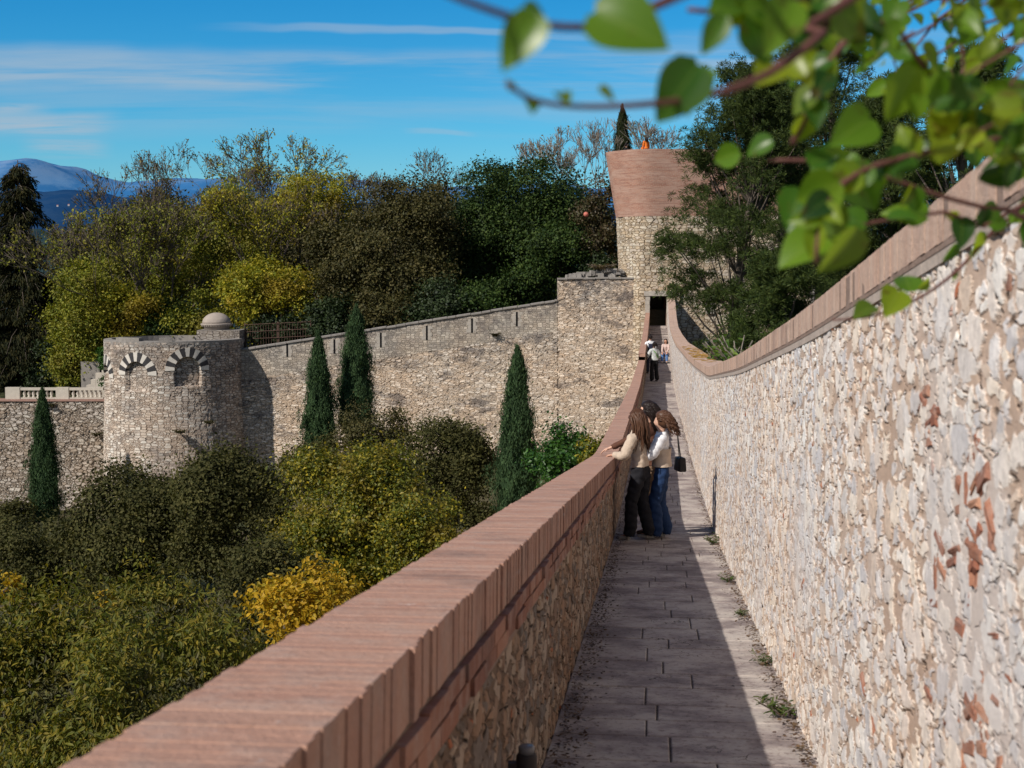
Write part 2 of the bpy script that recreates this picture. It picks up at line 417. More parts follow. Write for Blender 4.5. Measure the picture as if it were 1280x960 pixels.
def hair(name, c, rot, mat, parent, length=.45, n=90, wave=.02, curl=0.0, seed=1, wind=(0, 0, 0), cap=1.0):
    rr = random.Random(seed); mb = MB()
    bm = bmesh.new(); bmesh.ops.create_uvsphere(bm, u_segments=20, v_segments=14, radius=1)
    V = []
    for v in bm.verts:
        x, y, z = v.co
        k = 1.0
        if y > .25 and z < .45: k = .80
        if z < -.45: k *= .75
        V.append(Vector((x * .090 * k * cap, (y * .108 - .016) * (k if y > 0 else 1) * cap, z * .128 * k + .012)))
    fs = [[v.index for v in f.verts] for f in bm.faces]; bm.free()
    V = [Vector(c) + rot @ v for v in V]
    mb.add([tuple(v) for v in V], fs)
    for i in range(n):
        th = rr.uniform(-2.35, 2.35); ph = rr.uniform(.1, 1.5)
        d = Vector((math.sin(th) * math.sin(ph), -math.cos(th) * math.sin(ph), math.cos(ph)))
        p = Vector((d.x * .088, d.y * .104 - .014, d.z * .125 + .01))
        q = Vector(c) + rot @ p; out = rot @ Vector((d.x, d.y, 0)); pts = [q]; rad = [.011]
        L = length * rr.uniform(.7, 1.08); k = 9; phs = rr.uniform(0, 6.3)
        for j in range(1, k + 1):
            t = j / k
            g = Vector(c) + rot @ Vector((p.x * (1 + .35 * math.sin(t * 1.8)), min(p.y, -.01) - .03 - .03 * math.sin(t * 2.5), 0))
            pos = Vector((g.x, g.y, q.z - L * t * (1 - .1 * t)))
            pos += Vector(wind) * t * t
            w = wave * (0.4 + t)
            pos += Vector((math.cos(phs + t * 14 * (1 + curl)), math.sin(phs + t * 14 * (1 + curl)), 0)) * w
            if j == 1: pos = (pos + q + out * .02) / 2
            pts.append(pos); rad.append(.012 * (1 - t * .75))
        mb.tube(pts, rad, 5)
    me_ = mesh_np(name, np.concatenate(mb.V), [np.array(v) for v in mb.F.values()], smooth=True)
    return link(name, me_, mat, parent, False)
def hand_nodes(N, E, pre, wrist, d, side, pal, sc=1.0, curl=.5):
    """palm + five separate curled fingers. d direction of the hand, pal palm normal, side toward thumb"""
    d = Vector(d).normalized(); pal = Vector(pal); pal = (pal - d * pal.dot(d)).normalized(); sd = d.cross(pal) * side
    w = Vector(wrist)
    N[pre + 'palm'] = (w + d * .05 * sc, (.030, .018)); E.append((pre + 'wr', pre + 'palm'))
    for i, (o, L) in enumerate(((.028, .066), (.010, .075), (-.009, .070), (-.027, .055))):
        a = w + d * .088 * sc + sd * o * sc; b = a + (d * math.cos(curl * .5) + pal * math.sin(curl * .5)) * L * .5
        c_ = b + (d * math.cos(curl * 1.6) + pal * math.sin(curl * 1.6)) * L * .5
        N[f'{pre}f{i}a'] = (a, .010); N[f'{pre}f{i}b'] = (b, .0088); N[f'{pre}f{i}c'] = (c_, .0075)
        E += [(pre + 'palm', f'{pre}f{i}a'), (f'{pre}f{i}a', f'{pre}f{i}b'), (f'{pre}f{i}b', f'{pre}f{i}c')]
    a = w + d * .035 * sc + sd * .034; b = a + (d * .6 + sd * .7 + pal * .3).normalized() * .034; c_ = b + (d * .9 + sd * .25 + pal * .4).normalized() * .028
    N[pre + 'ta'] = (a, .012); N[pre + 'tb'] = (b, .010); N[pre + 'tc'] = (c_, .0085)
    E += [(pre + 'palm', pre + 'ta'), (pre + 'ta', pre + 'tb'), (pre + 'tb', pre + 'tc')]
def person(loc, rz, H, label, group, top_m, leg_m, shoe_m, hair_m, skin=skin_m, lean=0.0, side_lean=0.0, hands=(None, None), feet=((-.10, .05), (.10, -.05)),
           head_yaw=0.0, head_pitch=0.0, sit=False, flare=.0, puff=0.0, topname='sweater', legname='trousers', crop=0.0, hair_kw=None, short_hair=False, voxel=.010, female=True, sleeve=1.0, knees=None):
    s = H / 1.68
    root = empty('person', loc, label, 'person', group); root.rotation_euler = (0, 0, rz)
    hip = Vector((0, 0, (.935 if not sit else .45) * s))
    sp = Vector((side_lean, math.sin(lean), 0)); upv = Vector((side_lean, math.sin(lean), math.cos(lean))).normalized()
    waist = hip + upv * .16 * s; chest = hip + upv * .38 * s; neck = hip + upv * .52 * s
    headc = neck + (upv * .6 + Vector((0, 0, .55))).normalized() * .155 * s
    sw = (.155 if female else .185) * s
    rightv = Vector((1, 0, 0))
    N = {'hip': (hip, (.135 * s, .105 * s)), 'waist': (waist, (.115 * s, .085 * s)), 'chest': (chest, (.135 * s, .095 * s)), 'nb': (neck - upv * .03, (.075 * s, .06 * s)), 'neck': (neck + upv * .04, .048 * s), 'hd': (headc - Vector((0, 0, .02)), .055 * s)}
    E = [('hip', 'waist'), ('waist', 'chest'), ('chest', 'nb'), ('nb', 'neck'), ('neck', 'hd')]
    J = {}
    for sd, nm, hd in ((-1, 'L', hands[0]), (1, 'R', hands[1])):
        sh = neck - upv * .06 * s + rightv * sw * sd
        if hd is None: hd = sh + Vector((sd * .06, .05, -.52 * s))
        hd = Vector(hd)
        el, wr = ik(sh, hd, .28 * s, .25 * s, (sd * .8, -.7, -.5))
        N[nm + 'sh'] = (sh, .052 * s); N[nm + 'el'] = (el, .038 * s); N[nm + 'wr'] = (wr, (.026 * s, .021 * s))
        E += [('chest', nm + 'sh'), (nm + 'sh', nm + 'el'), (nm + 'el', nm + 'wr')]
        d = (wr - el).normalized(); hand_nodes(N, E, nm, wr, d, -sd, Vector((0, 0, -1)) if abs(d.z) < .8 else Vector((-sd, 0, 0)), s)
        J[nm] = (sh, el, wr)
        fx, fy = feet[0 if sd < 0 else 1][:2]
        hj = hip + rightv * .09 * s * sd - Vector((0, 0, .03))
        an = Vector((fx, fy, .085 * s))
        kn, an = ik(hj, an, .42 * s, .41 * s, (0, 1, .1) if knees is None else knees)
        N[nm + 'hj'] = (hj, .088 * s); N[nm + 'kn'] = (kn, .055 * s); N[nm + 'ca'] = (kn.lerp(an, .35) + Vector((0, -.012, 0)), .052 * s); N[nm + 'an'] = (an, .036 * s)
        fz = .035 * s
        N[nm + 'ft'] = (Vector((an.x, an.y + .10 * s, fz)), (.036 * s, .025 * s)); N[nm + 'to'] = (Vector((an.x + sd * .01, an.y + .16 * s, fz - .008)), (.03 * s, .018 * s))
        E += [('hip', nm + 'hj'), (nm + 'hj', nm + 'kn'), (nm + 'kn', nm + 'ca'), (nm + 'ca', nm + 'an'), (nm + 'an', nm + 'ft'), (nm + 'ft', nm + 'to')]
        J[nm + 'leg'] = (hj, kn, an)
    hr = Matrix.Rotation(head_yaw, 3, 'Z') @ Matrix.Rotation(head_pitch, 3, 'X')
    body = capsuled(N, E, voxel, head_bm(headc, hr, s)) if sit else skinned(N, E, 'hip', 1, voxel, [head_bm(headc, hr, s)])
    link('body', body, skin, root, False)
    for sx in (-1, 1):                                          # eyes
        for rad, off, mm in ((.0115, .0, M_eye), (.0068, .0062, hair_dk)):
            bm = bmesh.new(); bmesh.ops.create_uvsphere(bm, u_segments=10, v_segments=8, radius=rad * s)
            bmesh.ops.translate(bm, vec=headc + hr @ Vector((sx * .030, .0700 + off, .006)) * s, verts=bm.verts)
            me = bpy.data.meshes.new('eye'); bm.to_mesh(me); bm.free(); link('eye', me, mm, root, False)
    bones = []
    def bone(a, b, ra, rb, kind, ia=0.0, ib=0.0): bones.append((np.array(a), np.array(b), ra * s, rb * s, kind, ia, ib))
    bone(hip, waist, .13, .11, 'P'); bone(waist, chest, .11, .13, 'T'); bone(chest, neck - upv * .02, .13, .07, 'T'); bone(neck - upv * .02, headc, .05, .06, 'H'); bone(headc, headc + upv * .05, .09, .09, 'H')
    for nm in 'LR':
        sh, el, wr = J[nm]; hj, kn, an = J[nm + 'leg']
        bone(sh, el, .052, .038, 'A', puff * .5, puff); bone(el, wr, .038, .024, 'F', puff, puff * .25); bone(wr, wr + (wr - el).normalized() * .16, .03, .02, 'H')
        bone(hj, kn, .09, .055, 'L', .01, .014 + flare * .5); bone(kn, an, .055, .036, 'C', .014 + flare * .5, .018 + flare * 1.25); bone(an - Vector((0, 0, .03)), Vector((an.x, an.y + .15, .02)), .04, .03, 'S')
    bvv = np.zeros(len(body.vertices) * 3); body.vertices.foreach_get('co', bvv); bvv = bvv.reshape(-1, 3)
    bnn = np.zeros(len(body.vertices) * 3); body.vertices.foreach_get('normal', bnn); bnn = bnn.reshape(-1, 3)
    best = np.full(len(bvv), 1e9); bi = np.zeros(len(bvv), int); bt = np.zeros(len(bvv)); ax_ = np.zeros_like(bvv)
    for q, (a, b, ra, rb, kd, ia, ib) in enumerate(bones):
        ab = b - a; t = np.clip(((bvv - a) @ ab) / (ab @ ab), 0, 1); c_ = a + t[:, None] * ab; d_ = np.linalg.norm(bvv - c_, axis=1) - (ra + (rb - ra) * t)
        u_ = d_ < best; best[u_] = d_[u_]; bi[u_] = q; bt[u_] = t[u_]; ax_[u_] = c_[u_]
    kinds = np.array([b[4] for b in bones])[bi]; infl = np.array([b[5] for b in bones])[bi] * (1 - bt) + np.array([b[6] for b in bones])[bi] * bt
    hz = (bvv - np.array(hip)) @ np.array(upv)
    def garment(nm, mask, thick, mat, z_loose=0.0):
        fold = np.sin(bvv[:, 2] * 75 + bvv[:, 0] * 40 + np.sin(bvv[:, 1] * 55) * 1.5) * .0035 + np.sin(bvv[:, 2] * 31 - bvv[:, 1] * 60) * .004
        V = bvv + bnn * (thick + fold)[:, None] if hasattr(thick, '__len__') else bvv + bnn * (thick + fold[:, None])
        rd = bvv - ax_; V = V + unit_(rd) * (infl * s)[:, None]
        idx = []
        for p_ in body.polygons:
            if all(mask[v_] for v_ in p_.vertices): idx.append(tuple(p_.vertices))
        used = np.unique([v_ for f in idx for v_ in f]); mp = -np.ones(len(V), int); mp[used] = np.arange(len(used))
        qs = {}
        for f in idx: qs.setdefault(len(f), []).append([mp[v_] for v_ in f])
        me_ = mesh_np(nm, V[used], [np.array(v_) for v_ in qs.values()], smooth=True); o_ = link(nm, me_, mat, root, False)
        sm_ = o_.modifiers.new('sm', 'SMOOTH'); sm_.iterations = 3; sm_.factor = .5
        so_ = o_.modifiers.new('so', 'SOLIDIFY'); so_.thickness = .006; so_.offset = 1
        return o_
    tor = np.isin(kinds, ['T', 'A'] + (['F'] if sleeve > .5 else [])) | ((kinds == 'P') & (hz > (crop - .02) * s)) | ((kinds == 'L') & (hz > (crop - .02) * s))
    tor &= ~((kinds == 'F') & (bt > .93))
    leg = np.isin(kinds, ['L', 'C']) | ((kinds == 'P') & (hz < (crop + .07) * s)) | ((kinds == 'S') & (bvv[:, 2] > .085 * s))
    garment(topname, tor, np.where(kinds == 'T', .010, .008) + .003, top_m); garment(legname, leg, np.full(len(bvv), .005), leg_m)
    for nm in 'LR':
        an = J[nm + 'leg'][2]
        N4 = {'a': (an + Vector((0, -.012, -.02)), .045 * s), 'h': (Vector((an.x, an.y - .02, .04 * s)), (.042 * s, .036 * s)), 'f': (Vector((an.x, an.y + .09 * s, .036 * s)), (.043 * s, .032 * s)), 't': (Vector((an.x, an.y + .16 * s, .030 * s)), (.036 * s, .025 * s))}
        link('shoe', skinned(N4, [('a', 'h'), ('h', 'f'), ('f', 't')], 'h', 1), shoe_m, root, False)
    kw = dict(length=.45, n=90, wave=.02)
    kw.update(hair_kw or {})
    if short_hair: kw.update(length=.06, n=30, wave=.004)
    hair('hair', headc, hr, hair_m, root, **kw)
    return root, dict(head=headc, neck=neck, chest=chest, hip=hip, waist=waist, up=upv, J=J, s=s)
M_eye = plain('eye_white', (.7, .68, .65), .3)

# path line (inner foot of the low parapet) and profiles along it
A0, B0 = -.47, .1015
WID = 1.2
def XL(Y): return A0 + B0 * Y
FLY = [-4, 0, 6.2, 11.4, 17.5, 28, 46, 60, 68, 74, 97, 99]; FLZ = [-1.15, -1.55, -2.18, -2.66, -3.20, -3.75, -4.45, -4.74, -4.82, -4.62, -3.66, -3.66]
PLY = [-4, 0, 1.8, 3.5, 7, 17.5, 29, 42, 55, 60]; PLZ = [-.03, -.44, -.63, -.81, -1.17, -2.25, -2.77, -3.33, -3.62, -3.70]
RTY = [-4, 0, 3.22, 6.9, 12.4, 19.7, 27, 33, 53, 65, 77, 84, 89, 92.5, 97]; RTZ = [1.02, .60, .24, -.18, -.72, -1.32, -1.66, -1.90, -2.60, -2.84, -2.97, -2.66, -2.05, -1.75, -1.66]
def smooth_interp(xs, ys):
    g = np.arange(xs[0], xs[-1] + .01, .25); v = np.interp(g, xs, ys)
    k = np.ones(9) / 9; p = np.pad(v, 4, mode='reflect', reflect_type='odd'); v2 = np.convolve(p, k, 'valid')
    return lambda q: np.interp(q, g, v2)
floor_s = smooth_interp(FLY, FLZ); ltop = smooth_interp(PLY, PLZ); rtop = smooth_interp(RTY, RTZ)
STEPS = np.concatenate([np.arange(30, 58, 2.7), np.arange(72, 97, 1.15)])
def floor_z(Y):
    Y = np.asarray(Y, float)
    z = floor_s(Y)
    e = np.concatenate([[30], STEPS, [98]]); i = np.clip(np.searchsorted(STEPS, Y, 'right') - 1, 0, len(STEPS) - 1)
    st = floor_s(STEPS[i] + np.where(STEPS[i] > 60, .6, 1.3))
    return np.where(((Y > 30) & (Y < 57)) | (Y > 72), st, z)
def F_at(x_px, Y): return Vector(((x_px - 640) / F * Y, Y, float(floor_z(Y))))

gw = 'women standing together at the brick parapet'
# face direction +Y local; rotate so that local +Y points along (-1, .4): rz = angle from +Y CCW
def onfloor(px, Y): v = F_at(px, Y); return v
# A: beige top, back to us, leaning on the parapet
A_, a_ = person(onfloor(803, 16.3), math.radians(62), 1.46, 'woman with long brown hair in a beige top and black trousers at the parapet', None,
    fabric('beige_knit', (.50, .40, .31)), fabric('black_cloth', (.012, .012, .016)), fabric('grey_sneaker', (.35, .33, .31)), hair_br,
    lean=.13, hands=((-.13, .29, .985), (.10, .25, .98)), feet=((-.09, .10), (.10, -.06)), head_yaw=-.5, flare=.018, puff=.02, topname='cropped_sweater', crop=.06, hair_kw=dict(length=.44, n=190, wave=.007, seed=3))
# B: white puffed blouse, beige corset, jeans, profile to the left
B_, b_ = person(onfloor(829, 16.5), math.radians(82), 1.43, 'woman in a white puff-sleeve blouse and flared blue jeans standing rightmost of the group', None,
    fabric('white_blouse', (.80, .80, .82), .08), fabric('blue_denim', (.013, .034, .095), .45), fabric('white_shoe', (.6, .58, .54)), hair_br, skin=skin_l,
    lean=.02, hands=((-.08, .30, 1.02), (.06, .28, 1.0)), feet=((-.07, .06), (.08, -.05)), head_yaw=.05, flare=.03, puff=.035, topname='blouse', crop=.10, hair_kw=dict(length=.24, n=160, wave=.012, wind=(.0, -.05, .02), seed=5))
# corset
mb = MB(); c = b_['hip']; prof = [(.128, .06), (.118, .14), (.116, .20), (.128, .27)]
V = []; n_ = 24
for r_, z_ in prof:
    for k in range(n_):
        w = 2 * PI * k / n_; V.append((c.x + r_ * 1.16 * math.cos(w), c.y + z_ * .03 + r_ * .93 * math.sin(w), c.z + z_))
mb.add(V, [(i * n_ + k, i * n_ + (k + 1) % n_, (i + 1) * n_ + (k + 1) % n_, (i + 1) * n_ + k) for i in range(3) for k in range(n_)])
co = mb.build('corset', fabric('beige_corset', (.52, .42, .33)), None, True); co.parent = B_
# C: behind, dark curly hair, brown jacket
C_, c_ = person(onfloor(819, 16.95), math.radians(74), 1.55, 'laughing woman with dark curly hair and a brown jacket, one arm over the parapet', None,
    fabric('brown_suede', (.105, .045, .028)), fabric('tan_trousers', (.20, .13, .085)), fabric('brown_shoe', (.16, .10, .07)), hair_dk, skin=skin_l,
    lean=.16, hands=((-.20, .60, 1.00), (.16, .22, 1.0)), feet=((-.08, .05), (.10, -.08)), head_yaw=.1, flare=.01, topname='jacket', hair_kw=dict(length=.34, n=220, wave=.022, curl=.8, cap=1.06, wind=(.02, -.02, 0), seed=8))
# handbag carried by C : hangs on her arm, a thing of its own
ch = onfloor(826, 16.95)
bag = empty('handbag', (ch.x + .24, 16.9, ch.z + .86), 'small black handbag hanging behind the woman in the brown jacket', 'handbag')
mb = MB(); mb.box((0, 0, 0), (.10, .22, .17), .2, taper=.85); ob = mb.build('bag_body', fabric('black_leather', (.02, .018, .018), .3, .5)); ob.parent = bag
bvm = ob.modifiers.new('b', 'BEVEL'); bvm.width = .02; bvm.segments = 3
mb = MB(); mb.tube([(0, -.09, .06), (-.02, -.05, .22), (-.04, 0, .40), (-.02, .05, .22), (0, .09, .06)], .007, 6); ob = mb.build('strap', M_eye if False else ob.data.materials[0]); ob.parent = bag

# three visitors far down the path
g2 = 'visitors at the foot of the far steps'
E_, e_ = person(onfloor(818.5, 62), math.radians(20), 1.66, 'person in a pale grey top and black trousers with green strap on the far walkway', None,
    fabric('pale_grey_top', (.52, .54, .53)), fabric('black_trousers', (.012, .012, .014)), fabric('black_shoe', (.02, .02, .02)), hair_dk,
    lean=.08, hands=((-.20, .30, 1.02), (.18, .2, .95)), flare=.03, puff=.03, voxel=.016, hair_kw=dict(length=.16, n=50, seed=21))
mb = MB(); mb.tube([e_['neck'] + Vector((-.12, -.03, -.02)), e_['chest'] + Vector((0, -.145, -.05)), e_['hip'] + Vector((.16, -.06, .1))], .018, 6)
o = mb.build('shoulder_strap', fabric('green_strap', (.12, .28, .06))); o.parent = E_
G_, g_ = person(onfloor(813, 67.5), math.radians(10), 1.78, 'person in a white shirt carrying a dark backpack by the far parapet', None,
    fabric('white_shirt', (.78, .79, .82), .08), fabric('navy_trousers', (.03, .035, .06)), fabric('dark_shoe', (.03, .03, .03)), hair_dk, female=False,
    lean=.04, voxel=.016, short_hair=True)
bp_ = empty('backpack', G_.location + Vector((.02, -.22, 1.22)), 'dark navy backpack on the back of the person in the white shirt', 'backpack')
mb = MB(); mb.box((0, 0, 0), (.28, .16, .42), 0, taper=.8); ob = mb.build('pack_body', fabric('navy_pack', (.02, .024, .05))); ob.parent = bp_
bvm = ob.modifiers.new('b', 'BEVEL'); bvm.width = .05; bvm.segments = 3
mb = MB(); mb.box((0, -.09, -.07), (.2, .05, .18)); ob = mb.build('pocket', ob.data.materials[0]); ob.parent = bp_
mb = MB()
for sx in (-.1, .1): mb.tube([(sx, .05, .18), (sx * 1.2, .16, .24), (sx * 1.3, .22, .1), (sx * 1.2, .10, -.15)], .022, 6)
ob = mb.build('shoulder_strap', ob.data.materials[0]); ob.parent = bp_
stp = onfloor(832.5, 73.2)
H_, h_ = person(Vector((stp.x, stp.y, stp.z + .0)), math.radians(165), 1.62, 'long-haired person in a pale top and blue jeans sitting on the far steps', None,
    fabric('pale_pink_top', (.55, .42, .38)), fabric('light_blue_jeans', (.10, .20, .42)), fabric('white_trainer', (.6, .6, .6)), hair_dk,
    sit=True, lean=.15, hands=((-.12, .42, .52), (.12, .42, .50)), feet=((-.12, .42), (.12, .45)), knees=(0, .3, 1), voxel=.016, hair_kw=dict(length=.4, n=50, seed=33))
# two on the tower terrace (terrace floor 1.0 m under its parapet top)
TERR = 7.15
I_, i_ = person(Vector((9.07, 97.08, 7.84)), math.radians(25), 1.7, 'person in an orange jacket sitting on top of the brick tower', None,
    fabric('orange_jacket', (.72, .17, .02)), fabric('dark_jeans', (.03, .03, .05)), fabric('shoe_c', (.05, .05, .05)), hair_dk,
    sit=True, lean=.1, feet=((-.1, .42), (.1, .45)), knees=(0, .3, 1), voxel=.02, puff=.015, hair_kw=dict(length=.4, n=70, cap=1.15, seed=41))
K_, k_ = person(Vector((7.75, 99.5, 7.62)), math.radians(-75), 1.7, 'person dressed in black sitting low behind the brick tower edge', None,
    fabric('black_coat', (.012, .012, .013)), fabric('black_jeans2', (.015, .015, .015)), fabric('shoe_d', (.05, .05, .05)), hair_dk,
    sit=True, lean=.3, hands=(None, (.1, .5, .85)), feet=((-.1, .42), (.1, .45)), knees=(0, .3, 1), voxel=.02, short_hair=True)

# ------------------------------------------------------------------ GROUND (one sheet)
def sstep(x, a, b): t = np.clip((x - a) / (b - a), 0, 1); return t * t * (3 - 2 * t)
def fbm2(x, y, s, seed=0, octv=4):
    out = np.zeros_like(x, dtype=float); amp = 1; tot = 0
    r = np.random.default_rng(seed)
    for _ in range(octv):
        for k in range(4):
            a = r.uniform(0, 2 * PI); f = r.uniform(.7, 1.3) / s
            out += amp * np.sin((x * math.cos(a) + y * math.sin(a)) * f * 2 * PI + r.uniform(0, 6.3)) / 4
        tot += amp; amp *= .5; s *= .5
    return out / tot
def crest(X):                     # top of the long wall
    return np.interp(X, [-60, -18.3, 3.1, 3.11, 7.5], [-5.6, -5.28, -1.95, -.45, -.42])
def ground(u, Y):
    """u = X - XL(Y)"""
    X = u + XL(Y)
    garden = -12.4 - 3.4 * sstep(Y, 40, 95) - .035 * np.clip(-u, 0, 60) + fbm2(X, Y, 22, 1) * .5
    behind = np.interp(X, [-70, -27, -24, -17, 3, 7, 60], [-9.4, -9.3, -7.0, -6.4, -3.6, -2.6, -2.4]) + np.clip(Y - 103, 0, 40) * .06 + fbm2(X, Y, 26, 2) * .35
    right = np.interp(Y, [-5, 0, 10, 20, 30, 60, 97], [-1.2, -1.6, -2.2, -2.8, -3.3, -4.6, -5.7]) + .04 * np.clip(u - 2, 0, 60)
    z = np.where(u < 1.4, garden, right)
    z = np.where((u < 1.4) & (Y > np.where(X < -27.5, 101.6, 98.4)), behind, z)
    z = np.where((u >= 1.4) & (Y > 98.4), np.maximum(behind, right), z)
    far = -75 + fbm2(X, Y, 900, 3) * 18
    t = sstep(Y, 165, 420)
    z = z * (1 - t) + far * t
    tl = sstep(-X, 75, 260); z = z * (1 - tl) + np.minimum(z, -40) * tl
    return z
us = np.concatenate([-np.geomspace(9000, 60, 26), np.arange(-57, -1, 2.0), [-.55, -.29, .0, 1.25, 1.60, 2.2], np.arange(4, 60, 3), np.geomspace(62, 9000, 24)])
ys = np.concatenate([-np.geomspace(4000, 8, 16), [-5], np.arange(-3, 97, 2.5), [97.2, 98.5, 99.4, 101.3, 101.8], np.arange(103, 170, 3), np.geomspace(173, 22000, 60)])
n = NT('ground_soil'); tc = n.n('ShaderNodeTexCoord').outputs['Object']
big = n.noise(tc, .12, 5, .6).outputs[0]; sm = n.noise(tc, 3, 5, .65).outputs[0]
c = n.mix(n.smooth(big, .4, .6), (.055, .065, .025), (.13, .095, .065)); c = n.mix(n.math('MULTIPLY', sm, .7), c, (.04, .04, .022))
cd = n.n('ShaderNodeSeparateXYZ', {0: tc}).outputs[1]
c = n.mix(n.smooth(cd, 400, 5000), c, (.045, .085, .12))  # bluer with distance: aerial haze put into the soil colour
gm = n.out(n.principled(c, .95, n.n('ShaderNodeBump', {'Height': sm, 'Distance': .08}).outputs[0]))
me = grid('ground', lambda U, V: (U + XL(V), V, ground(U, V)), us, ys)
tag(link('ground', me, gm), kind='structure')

# distant hills
def ridge(name, Y, depth, pts, base, mat, seed, rough, nx=260, x0=-900, x1=2200):
    """hill range across the horizon. pts: skyline as (px, py)"""
    pxs = np.linspace(x0, x1, nx); xs = (pxs - 640) / F * Y
    top = np.interp(pxs, [p[0] for p in pts], [(340 - p[1]) / F * Y for p in pts])
    vs = np.linspace(0, 1, 26)
    def fn(U, V):
        T = np.interp(U, xs, top)
        prof = np.sin(V * PI / 2) ** 1.15
        nz = fbm2(U, V * depth + Y, Y * .12, seed, 6)
        z = base + (T - base) * prof * (1 + nz * rough * (1 - V * .55)) + nz * rough * .12 * (T - base)
        return U, Y - depth * (1 - V), z
    me = grid(name, fn, xs, vs)
    return tag(link(name, me, mat), kind='structure')
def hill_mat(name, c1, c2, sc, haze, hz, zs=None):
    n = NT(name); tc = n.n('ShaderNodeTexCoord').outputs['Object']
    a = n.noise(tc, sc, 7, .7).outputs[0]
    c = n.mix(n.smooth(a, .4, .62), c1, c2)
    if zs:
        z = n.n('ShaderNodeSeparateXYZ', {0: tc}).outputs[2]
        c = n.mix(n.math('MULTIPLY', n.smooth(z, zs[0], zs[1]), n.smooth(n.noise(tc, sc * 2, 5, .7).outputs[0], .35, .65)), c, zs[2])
    c = n.mix(haze, c, hz)  # aerial haze is mixed straight into the base colour
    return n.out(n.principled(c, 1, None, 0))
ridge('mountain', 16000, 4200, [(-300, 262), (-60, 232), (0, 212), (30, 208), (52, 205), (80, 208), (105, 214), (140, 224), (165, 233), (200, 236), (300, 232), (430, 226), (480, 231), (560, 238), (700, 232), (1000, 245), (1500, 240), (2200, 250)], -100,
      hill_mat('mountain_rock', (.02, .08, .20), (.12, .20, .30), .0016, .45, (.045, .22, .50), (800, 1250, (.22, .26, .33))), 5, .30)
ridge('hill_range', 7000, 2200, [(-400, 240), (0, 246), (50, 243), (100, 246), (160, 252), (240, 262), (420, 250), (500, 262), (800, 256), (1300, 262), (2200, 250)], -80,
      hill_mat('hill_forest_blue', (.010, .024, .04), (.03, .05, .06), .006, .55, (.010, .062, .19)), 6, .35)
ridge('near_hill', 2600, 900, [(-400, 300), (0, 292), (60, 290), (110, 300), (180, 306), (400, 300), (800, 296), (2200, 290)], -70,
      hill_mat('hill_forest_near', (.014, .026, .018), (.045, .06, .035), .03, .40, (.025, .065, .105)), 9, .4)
# small far houses
for i, (px, py, w, h, Y, lab) in enumerate(((83, 321, 13, 6, 1900, 'tiny white house with orange roof in the valley beside the dark conifer'),
                                        (72, 325, 10, 5, 1850, 'tiny pale house just left of the white valley house'),
                                        (72, 258, 2.2, 1.6, 5200, 'tiny white farmhouse high on the blue hill, left one'),
                                        (86, 257, 2.2, 1.6, 5200, 'tiny white farmhouse high on the blue hill, right one'))):
    p = P(px, py, Y); W = w / F * Y; Hh = h / F * Y
    e = empty('house', p, lab, 'house', 'far houses on the hills')
    mb = MB(); mb.box((0, 0, Hh * .25), (W, W * .6, Hh)); o = mb.build('wall', plain('house_plaster', (.42, .42, .44), .9, .05)); o.parent = e
    mb = MB(); x = W / 2 * 1.08; y = W * .33; z0 = Hh * .75; z1 = Hh * 1.15
    mb.add([(-x, -y, z0), (x, -y, z0), (x, y, z0), (-x, y, z0), (-x, 0, z1), (x, 0, z1)], [(0, 1, 5, 4), (2, 3, 4, 5), (0, 4, 3), (1, 2, 5), (3, 2, 1, 0)])
    o = mb.build('roof', plain('roof_tile', (.36, .16, .09), .9, .1)); o.parent = e

# ------------------------------------------------------------------ WALKWAY
brk = brick_mat('coping_brick', (.43, .245, .175), (.39, .215, .155), (.46, .275, .20), .45)
brk_dark = brick_mat('course_brick', (.30, .135, .085), (.22, .095, .065), (.36, .18, .12), .6)
brk_pale = brick_mat('pale_coping_brick', (.50, .345, .265), (.47, .315, .24), (.53, .385, .30), .35)
mortar_m = plain('lime_mortar', (.24, .17, .135), .95, 25, .4, .01)
nrm = math.hypot(1, B0); ALONG = np.array([B0, 1, 0]) / nrm; ACR = np.array([1, -B0, 0]) / nrm
def frames(slope, jit, rs):
    N = len(slope); c, s = np.cos(slope), np.sin(slope)
    al = np.stack([ALONG[0] * c, ALONG[1] * c, s], -1)
    ac = np.repeat(ACR[None], N, 0) + al * rs.normal(0, jit, (N, 1)); ac /= np.linalg.norm(ac, axis=1, keepdims=True)
    al = al - ac * np.sum(al * ac, 1, keepdims=True); al /= np.linalg.norm(al, axis=1, keepdims=True)
    upv = np.cross(ac, al)
    upv += ac * rs.normal(0, jit, (N, 1)); upv /= np.linalg.norm(upv, axis=1, keepdims=True)
    return np.stack([ac, al, upv], 1)
# paving slabs
rs = np.random.default_rng(5)
C = []; D = []; AXs = []
Y = -3.5
while Y < 97.2:
    w = rs.uniform(.34, .52)
    nxt = STEPS[STEPS > Y + .12]
    if len(nxt) and Y + w > nxt[0] - .12: w = nxt[0] - Y
    x = 0.0; xe = WID + .04; first = True
    while x < xe - .02:
        l = rs.uniform(.30, .85)
        if xe - x - l < .25: l = xe - x
        yc = Y + w / 2
        xo = -.02 + x + l / 2; C.append((XL(yc) + ACR[0] * xo, yc + ACR[1] * xo, float(floor_z(yc)) + rs.normal(0, .0012)))
        D.append((l - .004 - abs(rs.normal(0, .002)), w - .007 - abs(rs.normal(0, .0015)), .25))
        x += l
    Y += w
C = np.array(C); D = np.array(D)
sl = np.where((C[:, 1] < 30) | ((C[:, 1] > 57) & (C[:, 1] < 72)), np.arctan((floor_s(C[:, 1] + .2) - floor_s(C[:, 1] - .2)) / .4), 0)
AX = frames(sl, .0025, rs)
n = NT('paving_stone'); tc = n.n('ShaderNodeTexCoord').outputs['Object']; geo = n.n('ShaderNodeNewGeometry')
